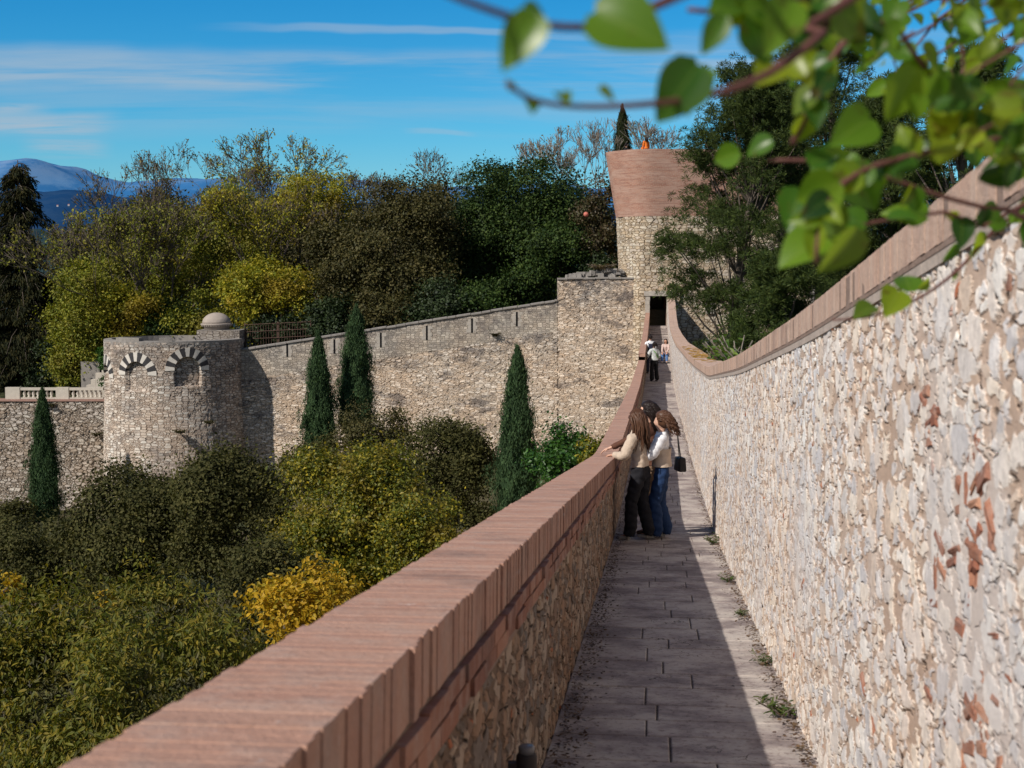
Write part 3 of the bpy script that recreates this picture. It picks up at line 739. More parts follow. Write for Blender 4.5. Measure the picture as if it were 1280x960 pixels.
c = n.ramp(geo.outputs['Random Per Island'], [(0, (.26, .215, .205)), (.5, (.30, .25, .235)), (1, (.235, .195, .19))])
a1 = n.noise(tc, 2.3, 6, .65).outputs[0]; a2 = n.noise(tc, 28, 5, .7).outputs[0]
c = n.mix(n.smooth(a1, .40, .62), c, (.46, .41, .37)); c = n.mix(n.math('MULTIPLY', n.smooth(a1, .5, .30), .6), c, (.13, .105, .10))
c = n.mix(n.smooth(a2, .52, .66), c, n.mix(1., c, (.55, .50, .50), 'MULTIPLY'))
crk = n.n('ShaderNodeTexVoronoi', {'Vector': n.n('ShaderNodeVectorMath', {0: n.vscale(tc, (.8, 1.5, 1)), 1: n.noise(tc, 3, 3).outputs['Color']}, operation='ADD').outputs[0], 'Scale': 1.6}, feature='DISTANCE_TO_EDGE').outputs['Distance']
ck = n.math('MULTIPLY', n.smooth(crk, .0, .012, 1, 0), n.smooth(n.noise(tc, 1.1, 2).outputs[0], .5, .6))
c = n.mix(ck, c, (.05, .04, .035))
h = n.math('SUBTRACT', n.math('ADD', n.math('MULTIPLY', a1, 1.2), n.math('MULTIPLY', a2, .35)), ck)
pm = n.out(n.principled(c, .72, n.n('ShaderNodeBump', {'Height': h, 'Distance': .012}).outputs[0], .35))
tag(boxes('walkway', C, AX, D, .007, pm), kind='structure')
jm = plain('joint_dirt', (.05, .040, .034), 1, 20, .5, .01)
me = grid('walkway_bed', lambda U, V: (XL(V) - .03 + U, V - B0 * U, floor_z(V) - .007 + 0 * U), np.array([0, WID + .06]), np.arange(-3.6, 97.3, .15))
tag(link('walkway_bed', me, jm), kind='structure')

# ------------------------------------------------------------------ LOW PARAPET (left)
par = empty('parapet_wall', (XL(0), 0, floor_s(0)), 'long low stone parapet capped with red bricks along the left of the walkway', 'parapet')
TH = .28
def coping(name, y0, y1, top, xoff, widths, pitch, thick, h, mat, parent, over=.0, seed=1, dx=.004, dz=.002, gap=.008, jit=.008):
    rs = np.random.default_rng(seed); obs = []
    Cs, Ds, S = [], [], []
    x = xoff
    for wd in widths:
        Y = y0 + rs.uniform(0, .03)
        ysl = []
        while Y < y1:
            p = pitch * rs.uniform(.92, 1.08); ysl.append((Y + p / 2, p - gap)); Y += p
        ysl = np.array(ysl); N = len(ysl)
        yc = ysl[:, 0]
        Cs.append(np.stack([XL(yc) + x + wd / 2 + rs.normal(0, dx, N), yc, top(yc) + rs.normal(0, dz, N)], -1))
        Ds.append(np.stack([wd - .006 + rs.normal(0, dx * .9, N), ysl[:, 1], np.full(N, h)], -1))
        S.append(np.arctan((top(yc + .2) - top(yc - .2)) / .4))
        x += wd
    return boxes(name, np.concatenate(Cs), frames(np.concatenate(S), jit, rs), np.concatenate(Ds), .0018, mat, parent)
coping('brick_coping', -3.5, 59.8, ltop, -TH, [TH], .052, .05, .145, brk, par, seed=2, dx=.0022, dz=.0003, gap=.002, jit=.003)
coping('brick_course', -3.5, 59.8, lambda y: ltop(y) - .160, -TH + .01, [TH + .004], .29, .05, .046, brk_dark, par, seed=3)
coping('brick_course', -3.5, 59.8, lambda y: ltop(y) - .222, -TH + .02, [TH - .012], .29, .05, .046, brk_dark, par, seed=4)
def strip_box(name, xo0, xo1, topf, botf, ys, mat, parent, tex=True):
    """closed wall along the path; cross offsets xo0..xo1"""
    vs = [0, 1, 2, 3, 4]
    def fn(U, V):
        x = np.select([V < .5, V < 1.5, V < 2.5, V < 3.5], [xo0, xo0, xo1, xo1], xo0); z = np.where((V > .5) & (V < 2.5), topf(U), botf(U))
        return XL(U) + x, U, z
    def uvf(U, V):
        z = np.where((V > .5) & (V < 2.5), topf(U), botf(U)); return U, z + np.where((V > 1.5), .37, 0)
    me = grid(name, fn, ys, np.array(vs, float), uvf, smooth=False)
    return link(name, me, mat, parent)
ysl = np.arange(-3.5, 59.9, .5)
strip_box('mortar_bed', -TH + .008, -.009, lambda y: ltop(y) - .009, lambda y: ltop(y) - .30, ysl, mortar_m, par)
pal_par = [(.30, .21, .15), (.38, .29, .215), (.24, .16, .115), (.42, .34, .27), (.20, .17, .15), (.33, .22, .15)]
rub_par = rubble('parapet_rubble', .17, .11, pal_par, (.25, .18, .135), .03, .018, .09, bricks=.04, cover=.55, darkjoint=.5, contrast=1.3, pits=1.0, blob=1.15, gain=.85)
def face_strip(name, xo, y0, y1, du, dv, hmax, topf, botf, mat, parent, flip=False):
    us = np.arange(y0, y1 + du, du); nv = int(hmax / dv) + 1; vs = np.linspace(0, 1, nv)
    def fn(U, V): t = topf(U); b = botf(U); return XL(U) + xo, U, b + (t - b) * V
    me = grid(name, fn, us, vs, lambda U, V: (U, botf(U) + (topf(U) - botf(U)) * V), lambda U, V: (U, (topf(U) - botf(U)) * (1 - V)), flip=flip)
    return link(name, me, mat, parent)
fb = lambda y: floor_s(y) - .12
lt = lambda y: ltop(y) - .285
face_strip('stone_face', -.018, 2.0, 20, .022, .022, 1.0, lt, fb, rub_par, par)
face_strip('stone_face', -.018, -3.5, 2.05, .06, .06, 1.0, lt, fb, rub_par, par)
face_strip('stone_face', -.018, 19.98, 59.85, .07, .05, 1.0, lt, fb, rub_par, par)
rub_out = rubble('rampart_rubble', .34, .20, None, (.40, .33, .26), .05, .05, .1, stain=.3, disp=False)
face_strip('rampart_face', -TH + .02, -3.5, 60, .5, .5, 10, lambda y: ltop(y) - .30, lambda y: ground(-.3 + 0 * y, y) - .5, rub_out, par, flip=True)
# far stretch: taller run up to the gate
par2 = empty('parapet_wall', (XL(60), 60, floor_s(60)), 'far stretch of brick-capped parapet rising beside the steps up to the tower doorway', 'parapet')
P2Y = [60, 62, 74, 80, 97]; P2Z = [-3.42, -3.42, -3.42, -3.28, -2.76]
l2 = smooth_interp(P2Y, P2Z)
coping('brick_coping', 60.0, 97, l2, -TH, [TH], .11, .05, .145, brk, par2, seed=12)
strip_box('wall_core', -TH + .01, -.012, lambda y: l2(y) - .012, lambda y: floor_s(y) - .4, np.arange(60, 97.2, .5), mortar_m, par2)
face_strip('stone_face', -.008, 60, 97, .08, .06, 1.0, lambda y: l2(y) - .15, fb, rub_par, par2)
face_strip('rampart_face', -TH + .0, 60, 97.5, .5, .5, 10, lambda y: l2(y) - .15, lambda y: ground(-.3 + 0 * y, y) - .5, rub_out, par2, flip=True)
# metal wall light low on the near parapet
lp = P(636, 962, 4.45); lx = XL(4.45) + .03
wl = empty('wall_lamp', (lx, 4.45, lp.z), 'small black spotlight fixed low on the near parapet face', 'wall lamp')
mb = MB(); mb.lathe([(.028, -.06), (.034, -.05), (.034, .045), (.028, .055)], (.035, 0, 0), 16); o = mb.build('lamp_body', M['iron'], None, True); o.parent = wl
mb = MB(); mb.box((0, 0, 0), (.05, .03, .05)); o = mb.build('bracket', M['iron']); o.parent = wl
mb = MB(); mb.lathe([(.026, .055), (.026, .075), (.02, .08)], (.035, 0, 0), 16); o = mb.build('glass', plain('lamp_glass', (.16, .16, .17), .2), None, True); o.parent = wl

# ------------------------------------------------------------------ HIGH STONE WALL (right)
rw = empty('stone_wall', (XL(0) + WID, 0, floor_s(0)), 'high sunlit rubble wall with pale brick coping along the right of the walkway', 'wall')
RT = .45
coping('brick_coping', -3.5, 97, rtop, WID - .012, [.23, .23], .062, .05, .118, brk_pale, rw, seed=22, dx=.0012, dz=.0006, gap=.003, jit=.003)
strip_box('mortar_bed', WID - .008, WID + RT + .008, lambda y: rtop(y) - .010, lambda y: rtop(y) - .135, np.arange(-3.5, 97.1, .5), mortar_m, rw)
ledge_m = plain('ledge_mortar', (.40, .33, .28), .95, 7, .35, .02)
strip_box('ledge_course', WID - .006, WID + RT + .004, lambda y: rtop(y) - .134, lambda y: rtop(y) - .168, np.arange(-3.5, 97.1, .25), ledge_m, rw)
pal_r = [(.68, .63, .58), (.56, .52, .49), (.72, .69, .65), (.54, .44, .36), (.62, .60, .59), (.70, .63, .55), (.50, .485, .49), (.66, .60, .55)]
rub_r = rubble('right_wall_rubble', .150, .098, pal_r, (.55, .42, .335), .03, .012, .13, bricks=.012, cover=.55, patch=(.55, .53, .52), darkjoint=.42, contrast=1.45, gain=1.14, pits=1.0, blob=1.30)
rt_ = lambda y: rtop(y) - .166
face_strip('stone_face', WID, 2.2, 9.5, .013, .014, 2.1, rt_, fb, rub_r, rw, flip=True)
face_strip('stone_face', WID, 9.49, 26, .03, .03, 2.1, rt_, fb, rub_r, rw, flip=True)
face_strip('stone_face', WID, 25.98, 97, .09, .08, 2.2, rt_, fb, rub_r, rw, flip=True)
face_strip('stone_face', WID, -3.5, 2.21, .08, .08, 2.1, rt_, fb, rub_r, rw, flip=True)
face_strip('back_face', WID + RT, -3.5, 97, .5, .4, 3.5, lambda y: rtop(y) - .135, lambda y: ground(1.7 + 0 * y, y) - .6, rub_out, rw)
# broken bricks and roof-tile scraps packed into the rubble near the camera
rb_ = random.Random(77); Cb, Ab, Db = [], [], []
nw = np.array([-1, B0, 0]) / nrm
for (yc, zc, ry, rz_, cnt) in ((3.22, -.60, .10, .10, 24), (3.08, -.95, .12, .12, 16), (3.75, -.38, .12, .07, 10), (3.4, -1.2, .15, .12, 12), (3.55, -.75, .12, .12, 7), (4.6, -1.3, .5, .3, 2), (6.0, -1.2, 1.0, .5, 3), (3.1, .0, .12, .1, 1)):
    for _ in range(cnt):
        yy = yc + rb_.gauss(0, ry); zz = zc + rb_.gauss(0, rz_)
        if yy < 2.4: continue
        a = rb_.gauss(0, .35) + (rb_.random() < .15) * 1.3; al = np.array([B0 / nrm, 1 / nrm, 0]); u1 = al * math.cos(a) + np.array([0, 0, 1]) * math.sin(a); u2 = np.cross(nw, u1)
        Cb.append(np.array([XL(yy) + WID, yy, zz]) + nw * rb_.uniform(-.004, .004)); Ab.append([u1, u2, nw]); Db.append((rb_.uniform(.04, .13), rb_.uniform(.022, .042), .05))
frag_m = brick_mat('brick_scrap', (.34, .150, .090), (.25, .095, .058), (.42, .22, .14), .5)
ob_ = boxes('brick_scraps', Cb, Ab, Db, .008, frag_m, rw)
vv = np.zeros(len(ob_.data.vertices) * 3); ob_.data.vertices.foreach_get('co', vv); vv += np.random.default_rng(3).normal(0, .0022, len(vv)); ob_.data.vertices.foreach_set('co', vv)
# yellow lichen on the lowest stretch of coping is a thin crust lying on the bricks
lc = []
rl = random.Random(4)
mb = MB()
for i in range(260):
    yy = rl.triangular(24, 46, 31); xx = XL(yy) + WID + rl.uniform(.03, .44); z = float(rtop(yy)) + .004; r_ = rl.uniform(.02, .09)
    sl_ = float(rtop(yy + .2) - rtop(yy - .2)) / .4
    k = 7; mb.add([(xx + r_ * math.cos(a) * rl.uniform(.6, 1), yy + 2.2 * r_ * math.sin(a), z + 2.2 * r_ * math.sin(a) * sl_) for a in [2 * PI * j / k for j in range(k)]], [tuple(range(k))])
tag(mb.build('lichen', plain('lichen_orange', (.50, .27, .05), .95, 12, .4)), 'orange lichen crust on the dip of the right wall coping', 'lichen', kind='stuff')

# ------------------------------------------------------------------ LONG WALL WITH ARROW SLITS
def grid_hole(name, fn, us, vs, hole, uvf=None, topf=None, mat=None, parent=None, smooth=True, flip=False):
    U, Vv = np.meshgrid(us, vs); X = np.stack(fn(U, Vv), -1).reshape(-1, 3)
    nu, nv = len(us), len(vs)
    i = (np.arange(nv - 1)[:, None] * nu + np.arange(nu - 1)[None, :]).ravel()
    q = np.stack([i, i + 1, i + nu + 1, i + nu], -1)
    uc = ((us[:-1] + us[1:]) / 2)[None, :].repeat(nv - 1, 0).ravel(); vc = ((vs[:-1] + vs[1:]) / 2)[:, None].repeat(nu - 1, 1).ravel()
    if hole is not None: q = q[~hole(uc, vc)]
    if flip: q = q[:, ::-1]
    uv = np.stack(uvf(U, Vv) if uvf else (U, Vv), -1).reshape(-1, 2)
    t = np.stack(topf(U, Vv), -1).reshape(-1, 2) if topf else uv
    return link(name, mesh_np(name, X, q, uv, t, smooth), mat, parent)
pal_far = [(.47, .405, .335), (.53, .47, .40), (.39, .32, .25), (.57, .51, .44), (.44, .39, .335), (.50, .41, .32)]
rub_far = rubble('long_wall_stone', .36, .13, pal_far, (.43, .355, .28), .05, .10, .14, stain=.95, coursed=.3, darkjoint=.5, cover=.55, contrast=1.4, gain=1.55)
rub_cours = rubble('parapet_course_stone', .30, .15, [(.42, .37, .31), (.47, .42, .35), (.35, .305, .25), (.52, .465, .39), (.38, .33, .28)], (.33, .29, .24), .05, .03, .08, gain=1.25, stain=.62, coursed=.8, darkjoint=.35, cover=.4, contrast=1.35)
YW = 97.6
cw = empty('city_wall', (-8, YW + .4, -14), 'long ancient rubble wall with a sloping crest and narrow arrow slits', 'wall')
PB = 2.1         # depth of the finer parapet zone below the crest
def wf(topf, botf):
    def fn(U, V): t = topf(U); b = botf(U); return U, YW + 0 * U, b + (t - b) * V
    return fn, (lambda U, V: (U, botf(U) + (topf(U) - botf(U)) * V)), (lambda U, V: (U, crest(U) - (botf(U) + (topf(U) - botf(U)) * V)))
bot = lambda X: -16.5 + 0 * X
f1, u1, t1 = wf(lambda X: crest(X) - PB, bot)
usx = np.unique(np.concatenate([np.arange(-19.3, 8.6, .09), [3.1, 3.11]]))
me = grid('stone_face', f1, usx, np.linspace(0, 1, 150), u1, t1); link('stone_face', me, rub_far, cw)
f2, u2, t2 = wf(crest, lambda X: crest(X) - PB)
slits = [(359, 437), (418, 433), (476, 425), (533.5, 416), (590, 407), (646, 399)]
us2 = np.unique(np.round(np.concatenate([np.arange(-19.3, 3.1, .09), [3.1]]), 3))
me = grid('parapet_course', f2, us2, np.linspace(0, 1, 26), u2, t2); o = link('parapet_course', me, rub_cours, cw)
us3 = np.arange(3.11, 8.6, .09); me = grid('stone_face', f2, us3, np.linspace(0, 1, 26), u2, t2); link('stone_face', me, rub_far, cw)
# body behind the faces
mb = MB()
for x0, x1 in ((-19.3, 3.1), (3.12, 8.6)):
    za, zb = float(crest(x0 if x0 < 0 else 3.2)), float(crest(x1 - .001))
    mb.add([(x0, YW + .12, -16), (x1, YW + .12, -16), (x1, YW + .95, -16), (x0, YW + .95, -16), (x0, YW + .12, za - .05), (x1, YW + .12, zb - .05), (x1, YW + .95, zb - .05), (x0, YW + .95, za - .05)],
           [(0, 3, 2, 1), (4, 5, 6, 7), (0, 1, 5, 4), (1, 2, 6, 5), (2, 3, 7, 6), (3, 0, 4, 7)])
grey_st = plain('weathered_stone', (.25, .23, .21), .95, 3, .45, .03)
mb.build('core', grey_st, cw)
# crest slabs
Cc, Dd, Aa = [], [], []
x = -19.0; rs = np.random.default_rng(3)
while x < 8.1:
    w = rs.uniform(.5, 1.1)
    if x < 3.1 < x + w: w = 3.1 - x + .001
    xc = x + w / 2; s = (float(crest(xc + .05)) - float(crest(xc - .05))) / .1 if xc < 3 or xc > 3.2 else 0
    a = math.atan(s) if abs(s) < .5 else 0
    Cc.append((xc, YW + .42, float(crest(xc)) + .07 + rs.normal(0, .012))); Dd.append((w - .02, 1.04 + rs.normal(0, .02), .12))
    Aa.append([[math.cos(a), 0, math.sin(a)], [0, 1, 0], [-math.sin(a), 0, math.cos(a)]]); x += w
boxes('crest_slabs', Cc, Aa, Dd, .02, grey_st, cw)
dark = plain('slit_shade', (.006, .006, .007), 1)  # near-black colour on solid boxes stands in for the shade of open slits
pale_jamb = plain('pale_jamb_stone', (.41, .37, .32), .9, 5, .3, .02)
for px, py in slits:
    p = P(px, py, YW)
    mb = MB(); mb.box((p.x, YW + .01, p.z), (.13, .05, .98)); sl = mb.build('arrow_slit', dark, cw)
    for sx in (-1, 1):
        mb = MB()
        for k in range(4):
            w = (.34, .22, .30, .2)[(k + (sx > 0)) % 4]
            mb.box((p.x + sx * (.055 + w / 2), YW + .03, p.z - .36 + k * .245), (w, .075, .24))
        mb.build('jamb', pale_jamb, sl)
# rubble shoulder rising to the tower
mb = MB(); rr = random.Random(5)
for i in range(60):
    x = rr.uniform(3.9, 7.6); t = (x - 3.6) / 4.2
    mb.box((x, YW + rr.uniform(.3, 1.6), -.35 + rr.uniform(0, .75) * t), (rr.uniform(.25, .6), rr.uniform(.3, .5), rr.uniform(.15, .35)), rr.uniform(-.4, .4), taper=.85)
mb.build('broken_top', grey_st, cw)

# ------------------------------------------------------------------ SQUARE TOWER
tw = empty('gate_tower', (13, 100, -6), 'tall stone tower with a flared red brick top and a dark doorway', 'tower')
ZB, ZT = 3.78, 8.25
def tower_pts(z, n=10):
    """plan outline, left back -> rounded front left corner -> right"""
    fl = np.clip((z - ZB + .2) / (ZT - ZB), 0, 1) * .62
    bat = (-1 - z) * .012 * (z < -1)
    r = .25 + np.clip((z - 1.5) / 3, 0, 1) * 1.1
    cx, cy = 8.62 - fl * .55 - bat, 97.0 - fl * .5 - bat
    lp_ = Vector((7.62 - fl * 1.25 - min(.35, max(0, z + 3) * .05), 99.3 - fl * .3)); L = (lp_ - Vector((cx, cy))).normalized(); Rr = Vector((1, .02)).normalized()
    pts = [(8.3, 104.2), (lp_.x + .15, lp_.y + 2.2), (lp_.x, lp_.y + .5)]
    A = Vector((cx, cy)) + L * r; B = Vector((cx, cy)) + Rr * r; Cn = Vector((cx, cy))
    pts.append(((lp_.x * .8 + A.x * .2) - .03, (lp_.y * .8 + A.y * .2)))
    for i in range(n + 1):
        t = i / n; q = A * (1 - t) ** 2 + Cn * 2 * t * (1 - t) + B * t * t; pts.append((q.x, q.y))
    pts.append((cx + 2.5 * 1, cy + .05))
    return pts
def tower_side(name, z0, z1, dz, mat, front_to, holes=None):
    zs = np.linspace(z0, z1, max(2, int((z1 - z0) / dz) + 1))
    rows = []
    for z in zs:
        pts = tower_pts(z)
        last = pts[-1]
        # dense sampling by arc length
        pp = np.array(pts + [(front_to, last[1] + .02 * (front_to - last[0]))]); seg = np.linalg.norm(np.diff(pp, axis=0), axis=1); s = np.concatenate([[0], np.cumsum(seg)])
        g = np.linspace(0, s[-1], 190); rows.append(np.stack([np.interp(g, s, pp[:, 0]), np.interp(g, s, pp[:, 1]), np.full(190, z), g], -1))
    Rw = np.array(rows)
    def fn(U, V): return Rw[..., 0], Rw[..., 1], Rw[..., 2]
    hol = None
    nu = 190
    us = np.arange(nu, dtype=float); vs = zs
    if holes:
        xm = (Rw[:-1, :-1, 0] + Rw[1:, 1:, 0]) / 2; ym = (Rw[:-1, :-1, 1] + Rw[1:, 1:, 1]) / 2; zm = (Rw[:-1, :-1, 2] + Rw[1:, 1:, 2]) / 2
        mk = holes(xm, ym, zm).ravel(); hol = lambda a, b: mk
    return grid_hole(name, fn, us, vs, hol, lambda U, V: (Rw[..., 3], V), lambda U, V: (Rw[..., 3], 6 + 0 * V), mat, tw)
rub_tw = rubble('tower_stone', .40, .20, [(.56, .48, .37), (.60, .53, .42), (.50, .41, .30), (.63, .57, .47), (.54, .47, .39)], (.40, .31, .21), .045, .12, .08, coursed=.6, darkjoint=.6, cover=.3, contrast=1.15, stain=0)
DX0, DX1, DZ0, DZ1 = 9.33, 10.56, -3.66, -1.63
tower_side('stone_wall', -8, ZB, .12, rub_tw, 20.5, lambda x, y, z: (x > DX0 - .05) & (x < DX1 + .05) & (y < 98) & (z > DZ0 - .3) & (z < DZ1 + .05))
n = NT('tower_brick'); uv = n.n('ShaderNodeUVMap', uv_map='UVMap').outputs[0]
bt = n.n('ShaderNodeTexBrick', {'Vector': uv, 'Scale': 1.0, 'Color1': (.44, .225, .155, 1), 'Color2': (.34, .155, .105, 1), 'Mortar': (.44, .34, .28, 1), 'Mortar Size': .012, 'Brick Width': .30, 'Row Height': .085, 'Bias': 0.0})
c = bt.outputs['Color']
a = n.noise(n.vscale(uv, (1, 3.5, 1)), .55, 6, .7).outputs[0]; b = n.noise(uv, 3, 5, .7).outputs[0]
c = n.mix(n.smooth(a, .42, .62), c, (.46, .30, .235)); c = n.mix(n.math('MULTIPLY', n.smooth(b, .5, .75), .6), c, (.30, .14, .10))
cc = n.noise(n.vscale(uv, (.5, 9, 1)), 1.0, 4, .6).outputs[0]; c = n.mix(n.math('MULTIPLY', n.smooth(cc, .52, .6), .4), c, (.24, .12, .09))
tbm = n.out(n.principled(c, .9, n.n('ShaderNodeBump', {'Height': n.math('ADD', b, n.math('MULTIPLY', bt.outputs['Fac'], -.6)), 'Distance': .03}).outputs[0]))
tower_side('brick_top', ZB, ZT, .3, tbm, 20.5)
# parapet top, terrace, back walls
mb = MB()
top_o = tower_pts(ZT); top_o.append((20.5, top_o[-1][1] + .2)); inner = []
for i, (x, y) in enumerate(top_o):
    a = Vector(top_o[max(0, i - 1)]); b = Vector(top_o[min(len(top_o) - 1, i + 1)]); d = (b - a).normalized(); inner.append((x - d.y * .5, y + d.x * .5))
nn = len(top_o)
V = [(x, y, ZT + .004) for x, y in top_o] + [(x, y, ZT + .004) for x, y in inner] + [(x, y, TERR) for x, y in inner]
mb.add(V, [(i, i + 1, nn + i + 1, nn + i) for i in range(nn - 1)] + [(nn + i, nn + i + 1, 2 * nn + i + 1, 2 * nn + i) for i in range(nn - 1)])
mb.build('parapet_top', plain('brick_cap', (.42, .24, .17), .9, 3, .25), tw)
mb = MB(); mb.box((14.2, 101.2, TERR - .1), (12.6, 6.6, .2)); mb.box((14.3, 97.62, TERR + .33), (10, .7, .66)); mb.box((8.6, 100.2, TERR + .2), (.7, 1.5, .4), math.radians(20))
mb.build('terrace', grey_st, tw)
mb = MB(); mb.box((14.5, 104.4, 0), (12.0, .4, 15)); mb.box((20.45, 100.6, 0), (.3, 7.3, 15)); mb.build('rear_wall', grey_st, tw)
# doorway
dw = empty('x', (0, 0, 0), None, None); bpy.data.objects.remove(dw)
mb = MB()
for sx, x in ((-1, DX0 - .13), (1, DX1 + .13)):
    for k in range(7): mb.box((x - sx * rr.uniform(0, .03), 97.02, DZ0 + .15 + k * .285), (.30, .22, .275))
mb.box(((DX0 + DX1) / 2, 97.0, DZ1 + .17), (1.95, .26, .32))
door = mb.build('doorway', pale_jamb, tw)
tun = plain('passage_wall', (.16, .085, .055), .95, 3, .3)
mb = MB(); mb.box((DX0 - .06, 98.9, -2.6), (.1, 3.6, 2.6)); mb.box((DX1 + .06, 98.9, -2.6), (.1, 3.6, 2.6)); mb.box(((DX0 + DX1) / 2, 98.9, DZ1 + .05), (1.3, 3.6, .1)); mb.build('passage', tun, door)
mb = MB(); mb.box(((DX0 + DX1) / 2, 98.9, DZ0 - .06), (1.3, 3.7, .1)); mb.build('threshold', grey_st, door)
mb = MB(); mb.box(((DX0 + DX1) / 2 + .25, 100.2, -2.65), (.9, .08, 2.1));
for k in range(5): mb.box((DX0 + .35 + k * .2, 100.1, -2.65), (.03, .04, 2.0))
mb.build('inner_door', M['iron'], door)
# slits in the tower's front
for px, py, h in ((851, 372, .75), (886.5, 380, 1.3)):
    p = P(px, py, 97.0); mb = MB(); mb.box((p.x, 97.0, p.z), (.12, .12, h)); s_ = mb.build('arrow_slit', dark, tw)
    if h > 1:
        for sx in (-1, 1):
            mb = MB()
            for k in range(5): mb.box((p.x + sx * (.06 + (.15, .24)[(k + (sx > 0)) % 2] / 2 + .02), 96.99, p.z - .52 + k * .26), ((.15, .24)[(k + (sx > 0)) % 2], .14, .25))
            mb.build('jamb', pale_jamb, s_)

# ------------------------------------------------------------------ ROUND TOWER
RC = (-23.25, 98.0); RR = 4.68
p_t = P(218, 428, RC[1] - RR); ZR = p_t.z
rt = empty('round_tower', (RC[0], RC[1], -15), 'squat round stone tower with black and white striped blind arches', 'tower')
arches = [(-19.0, 190, 468), (23.5, 252.5, 462), (-63.0, 142, 470)]
arc = [(math.radians(a), P(px, py, RC[1] - RR * math.cos(math.radians(a))).z) for a, px, py in arches]
rub_rt = rubble('round_tower_stone', .40, .17, [(.50, .44, .38), (.56, .51, .45), (.44, .37, .31), (.60, .56, .50), (.50, .43, .36)], (.40, .32, .26), .045, .08, .07, coursed=.7, darkjoint=.55, cover=.4, contrast=1.2, stain=.65, gain=1.12)
def rt_r(z): return RR + np.clip(ZR - 3 - z, 0, 20) * .035
def rfn(U, V):
    th = U / RR; rec = np.zeros_like(U)
    for a, zc in arc:
        s = (th - a) * RR; inside = ((s ** 2 + (V - zc) ** 2 < .86 ** 2) | ((np.abs(s) < .86) & (V < zc) & (V > zc - 1.1)))
        rec = np.where(inside, .30, rec)
    r = rt_r(V) - rec
    return RC[0] + r * np.sin(th), RC[1] - r * np.cos(th), V
us = np.arange(-2.2 * RR, 2.0 * RR, .065); vs = np.concatenate([np.arange(-16, ZR - 4.2, .15), np.arange(ZR - 4.2, ZR + .001, .055)])
grid_hole('stone_wall', rfn, us, vs, None, None, lambda U, V: (U, ZR - V), rub_rt, rt)
mb = MB(); mb.lathe([(RR - .02, -.3), (RR + .012, -.08), (RR + .012, .05), (RR - .5, .08), (RR - .52, -.6)], (RC[0], RC[1], ZR), 64)
mb.build('rim', grey_st, rt)
blk = plain('black_voussoir_stone', (.045, .043, .045), .85, 5, .4, .01); wht = plain('white_voussoir_stone', (.58, .54, .48), .85, 5, .2, .01)
for a, zc in arc:
    for par_, mat_, nm in ((0, wht, 'pale_voussoir'), (1, blk, 'dark_voussoir')):
        mb = MB(); K = 13
        for k in range(K):
            if k % 2 != par_: continue
            w0 = PI * (-.02 + 1.04 * k / K) + .012; w1 = PI * (-.02 + 1.04 * (k + 1) / K) - .012
            V = []
            for rr_ in (RR - .3, RR + .045):
                for (q, w) in ((.86, w0), (.86, w1), (1.46, w1), (1.46, w0)):
                    s = q * math.cos(w); z = zc + q * math.sin(w); th = a + s / RR
                    V.append((RC[0] + rr_ * math.sin(th), RC[1] - rr_ * math.cos(th), z))
            mb.add(V, [(4, 5, 6, 7), (0, 1, 5, 4), (1, 2, 6, 5), (2, 3, 7, 6), (3, 0, 4, 7)])
        mb.build(nm, mat_, rt)
# low blocks left on the rim, stair housing, dome
for th0, th1 in ((-.72, -.28), (.02, .20)):
    mb = MB()
    for k in range(6):
        th = th0 + (th1 - th0) * (k + .5) / 6; r = RR - .3
        mb.box((RC[0] + r * math.sin(th), RC[1] - r * math.cos(th), ZR + .16), (RR * (th1 - th0) / 6 * .98, .5, .24), th)
    mb.build('rim_blocks', grey_st, rt)
rub_blk = rubble('housing_stone', .45, .2, [(.42, .38, .33), (.36, .32, .28), (.48, .44, .39)], (.3, .25, .2), .04, .05, .05, stain=.5, disp=False, coursed=.6)
p0, p1 = P(246, 413, 97.7), P(301, 413, 97.7)
hs = empty('x', (0, 0, 0), None, None); bpy.data.objects.remove(hs)
w = p1.x - p0.x
def boxuv(name, x0, x1, y0, y1, z0, z1, mat, parent):
    fn = lambda U, V: (np.select([U < 1, U < 2, U < 3], [x0 + (x1 - x0) * 0 * U, x0 + (x1 - x0) * (U - 1) * 0, x1 + 0 * U], x1), y0 + 0 * U, V)
    pts = [(x0, y1), (x0, y0), (x1, y0), (x1, y1), (x0, y1)]; s = [0, y1 - y0, y1 - y0 + x1 - x0, 2 * (y1 - y0) + x1 - x0, 2 * (y1 - y0) + 2 * (x1 - x0)]
    X = np.array([p[0] for p in pts]); Yy = np.array([p[1] for p in pts])
    us = np.array(s, float); fn = lambda U, V: (np.interp(U, s, X), np.interp(U, s, Yy), V)
    me = grid(name, fn, us, np.array([z0, z1]), smooth=False, topfn=lambda U, V: (U, z1 - V)); o = link(name, me, mat, parent)
    mb = MB(); mb.add([(x0, y0, z1), (x1, y0, z1), (x1, y1, z1), (x0, y1, z1)], [(0, 1, 2, 3)]); mb.build('top', grey_st, o); return o
boxuv('stair_housing', p0.x, p1.x - .1, 97.7, 100.5, ZR - .3, p0.z, rub_blk, rt)
0 and boxuv('buttress', P(287, 430, 97.3).x, p1.x - .05, 97.25, 99.5, -16, P(0, 421, 97.3).z, rub_blk, rt)
pd = P(271, 412, 99.2); zr = pd.z - .1
dome_m = plain('dome_render', (.34, .29, .25), .9, 4, .3, .02)
mb = MB(); mb.lathe([(.88, 0), (.88, .34), (.95, .36), (.95, .40)], (pd.x, 99.2, zr), 36); tr = mb.build('turret', dome_m, rt, True)
mb = MB(); mb.lathe([(.97, .40), (1.10, .44), (1.10, .52), (1.0, .55)], (pd.x, 99.2, zr), 36)
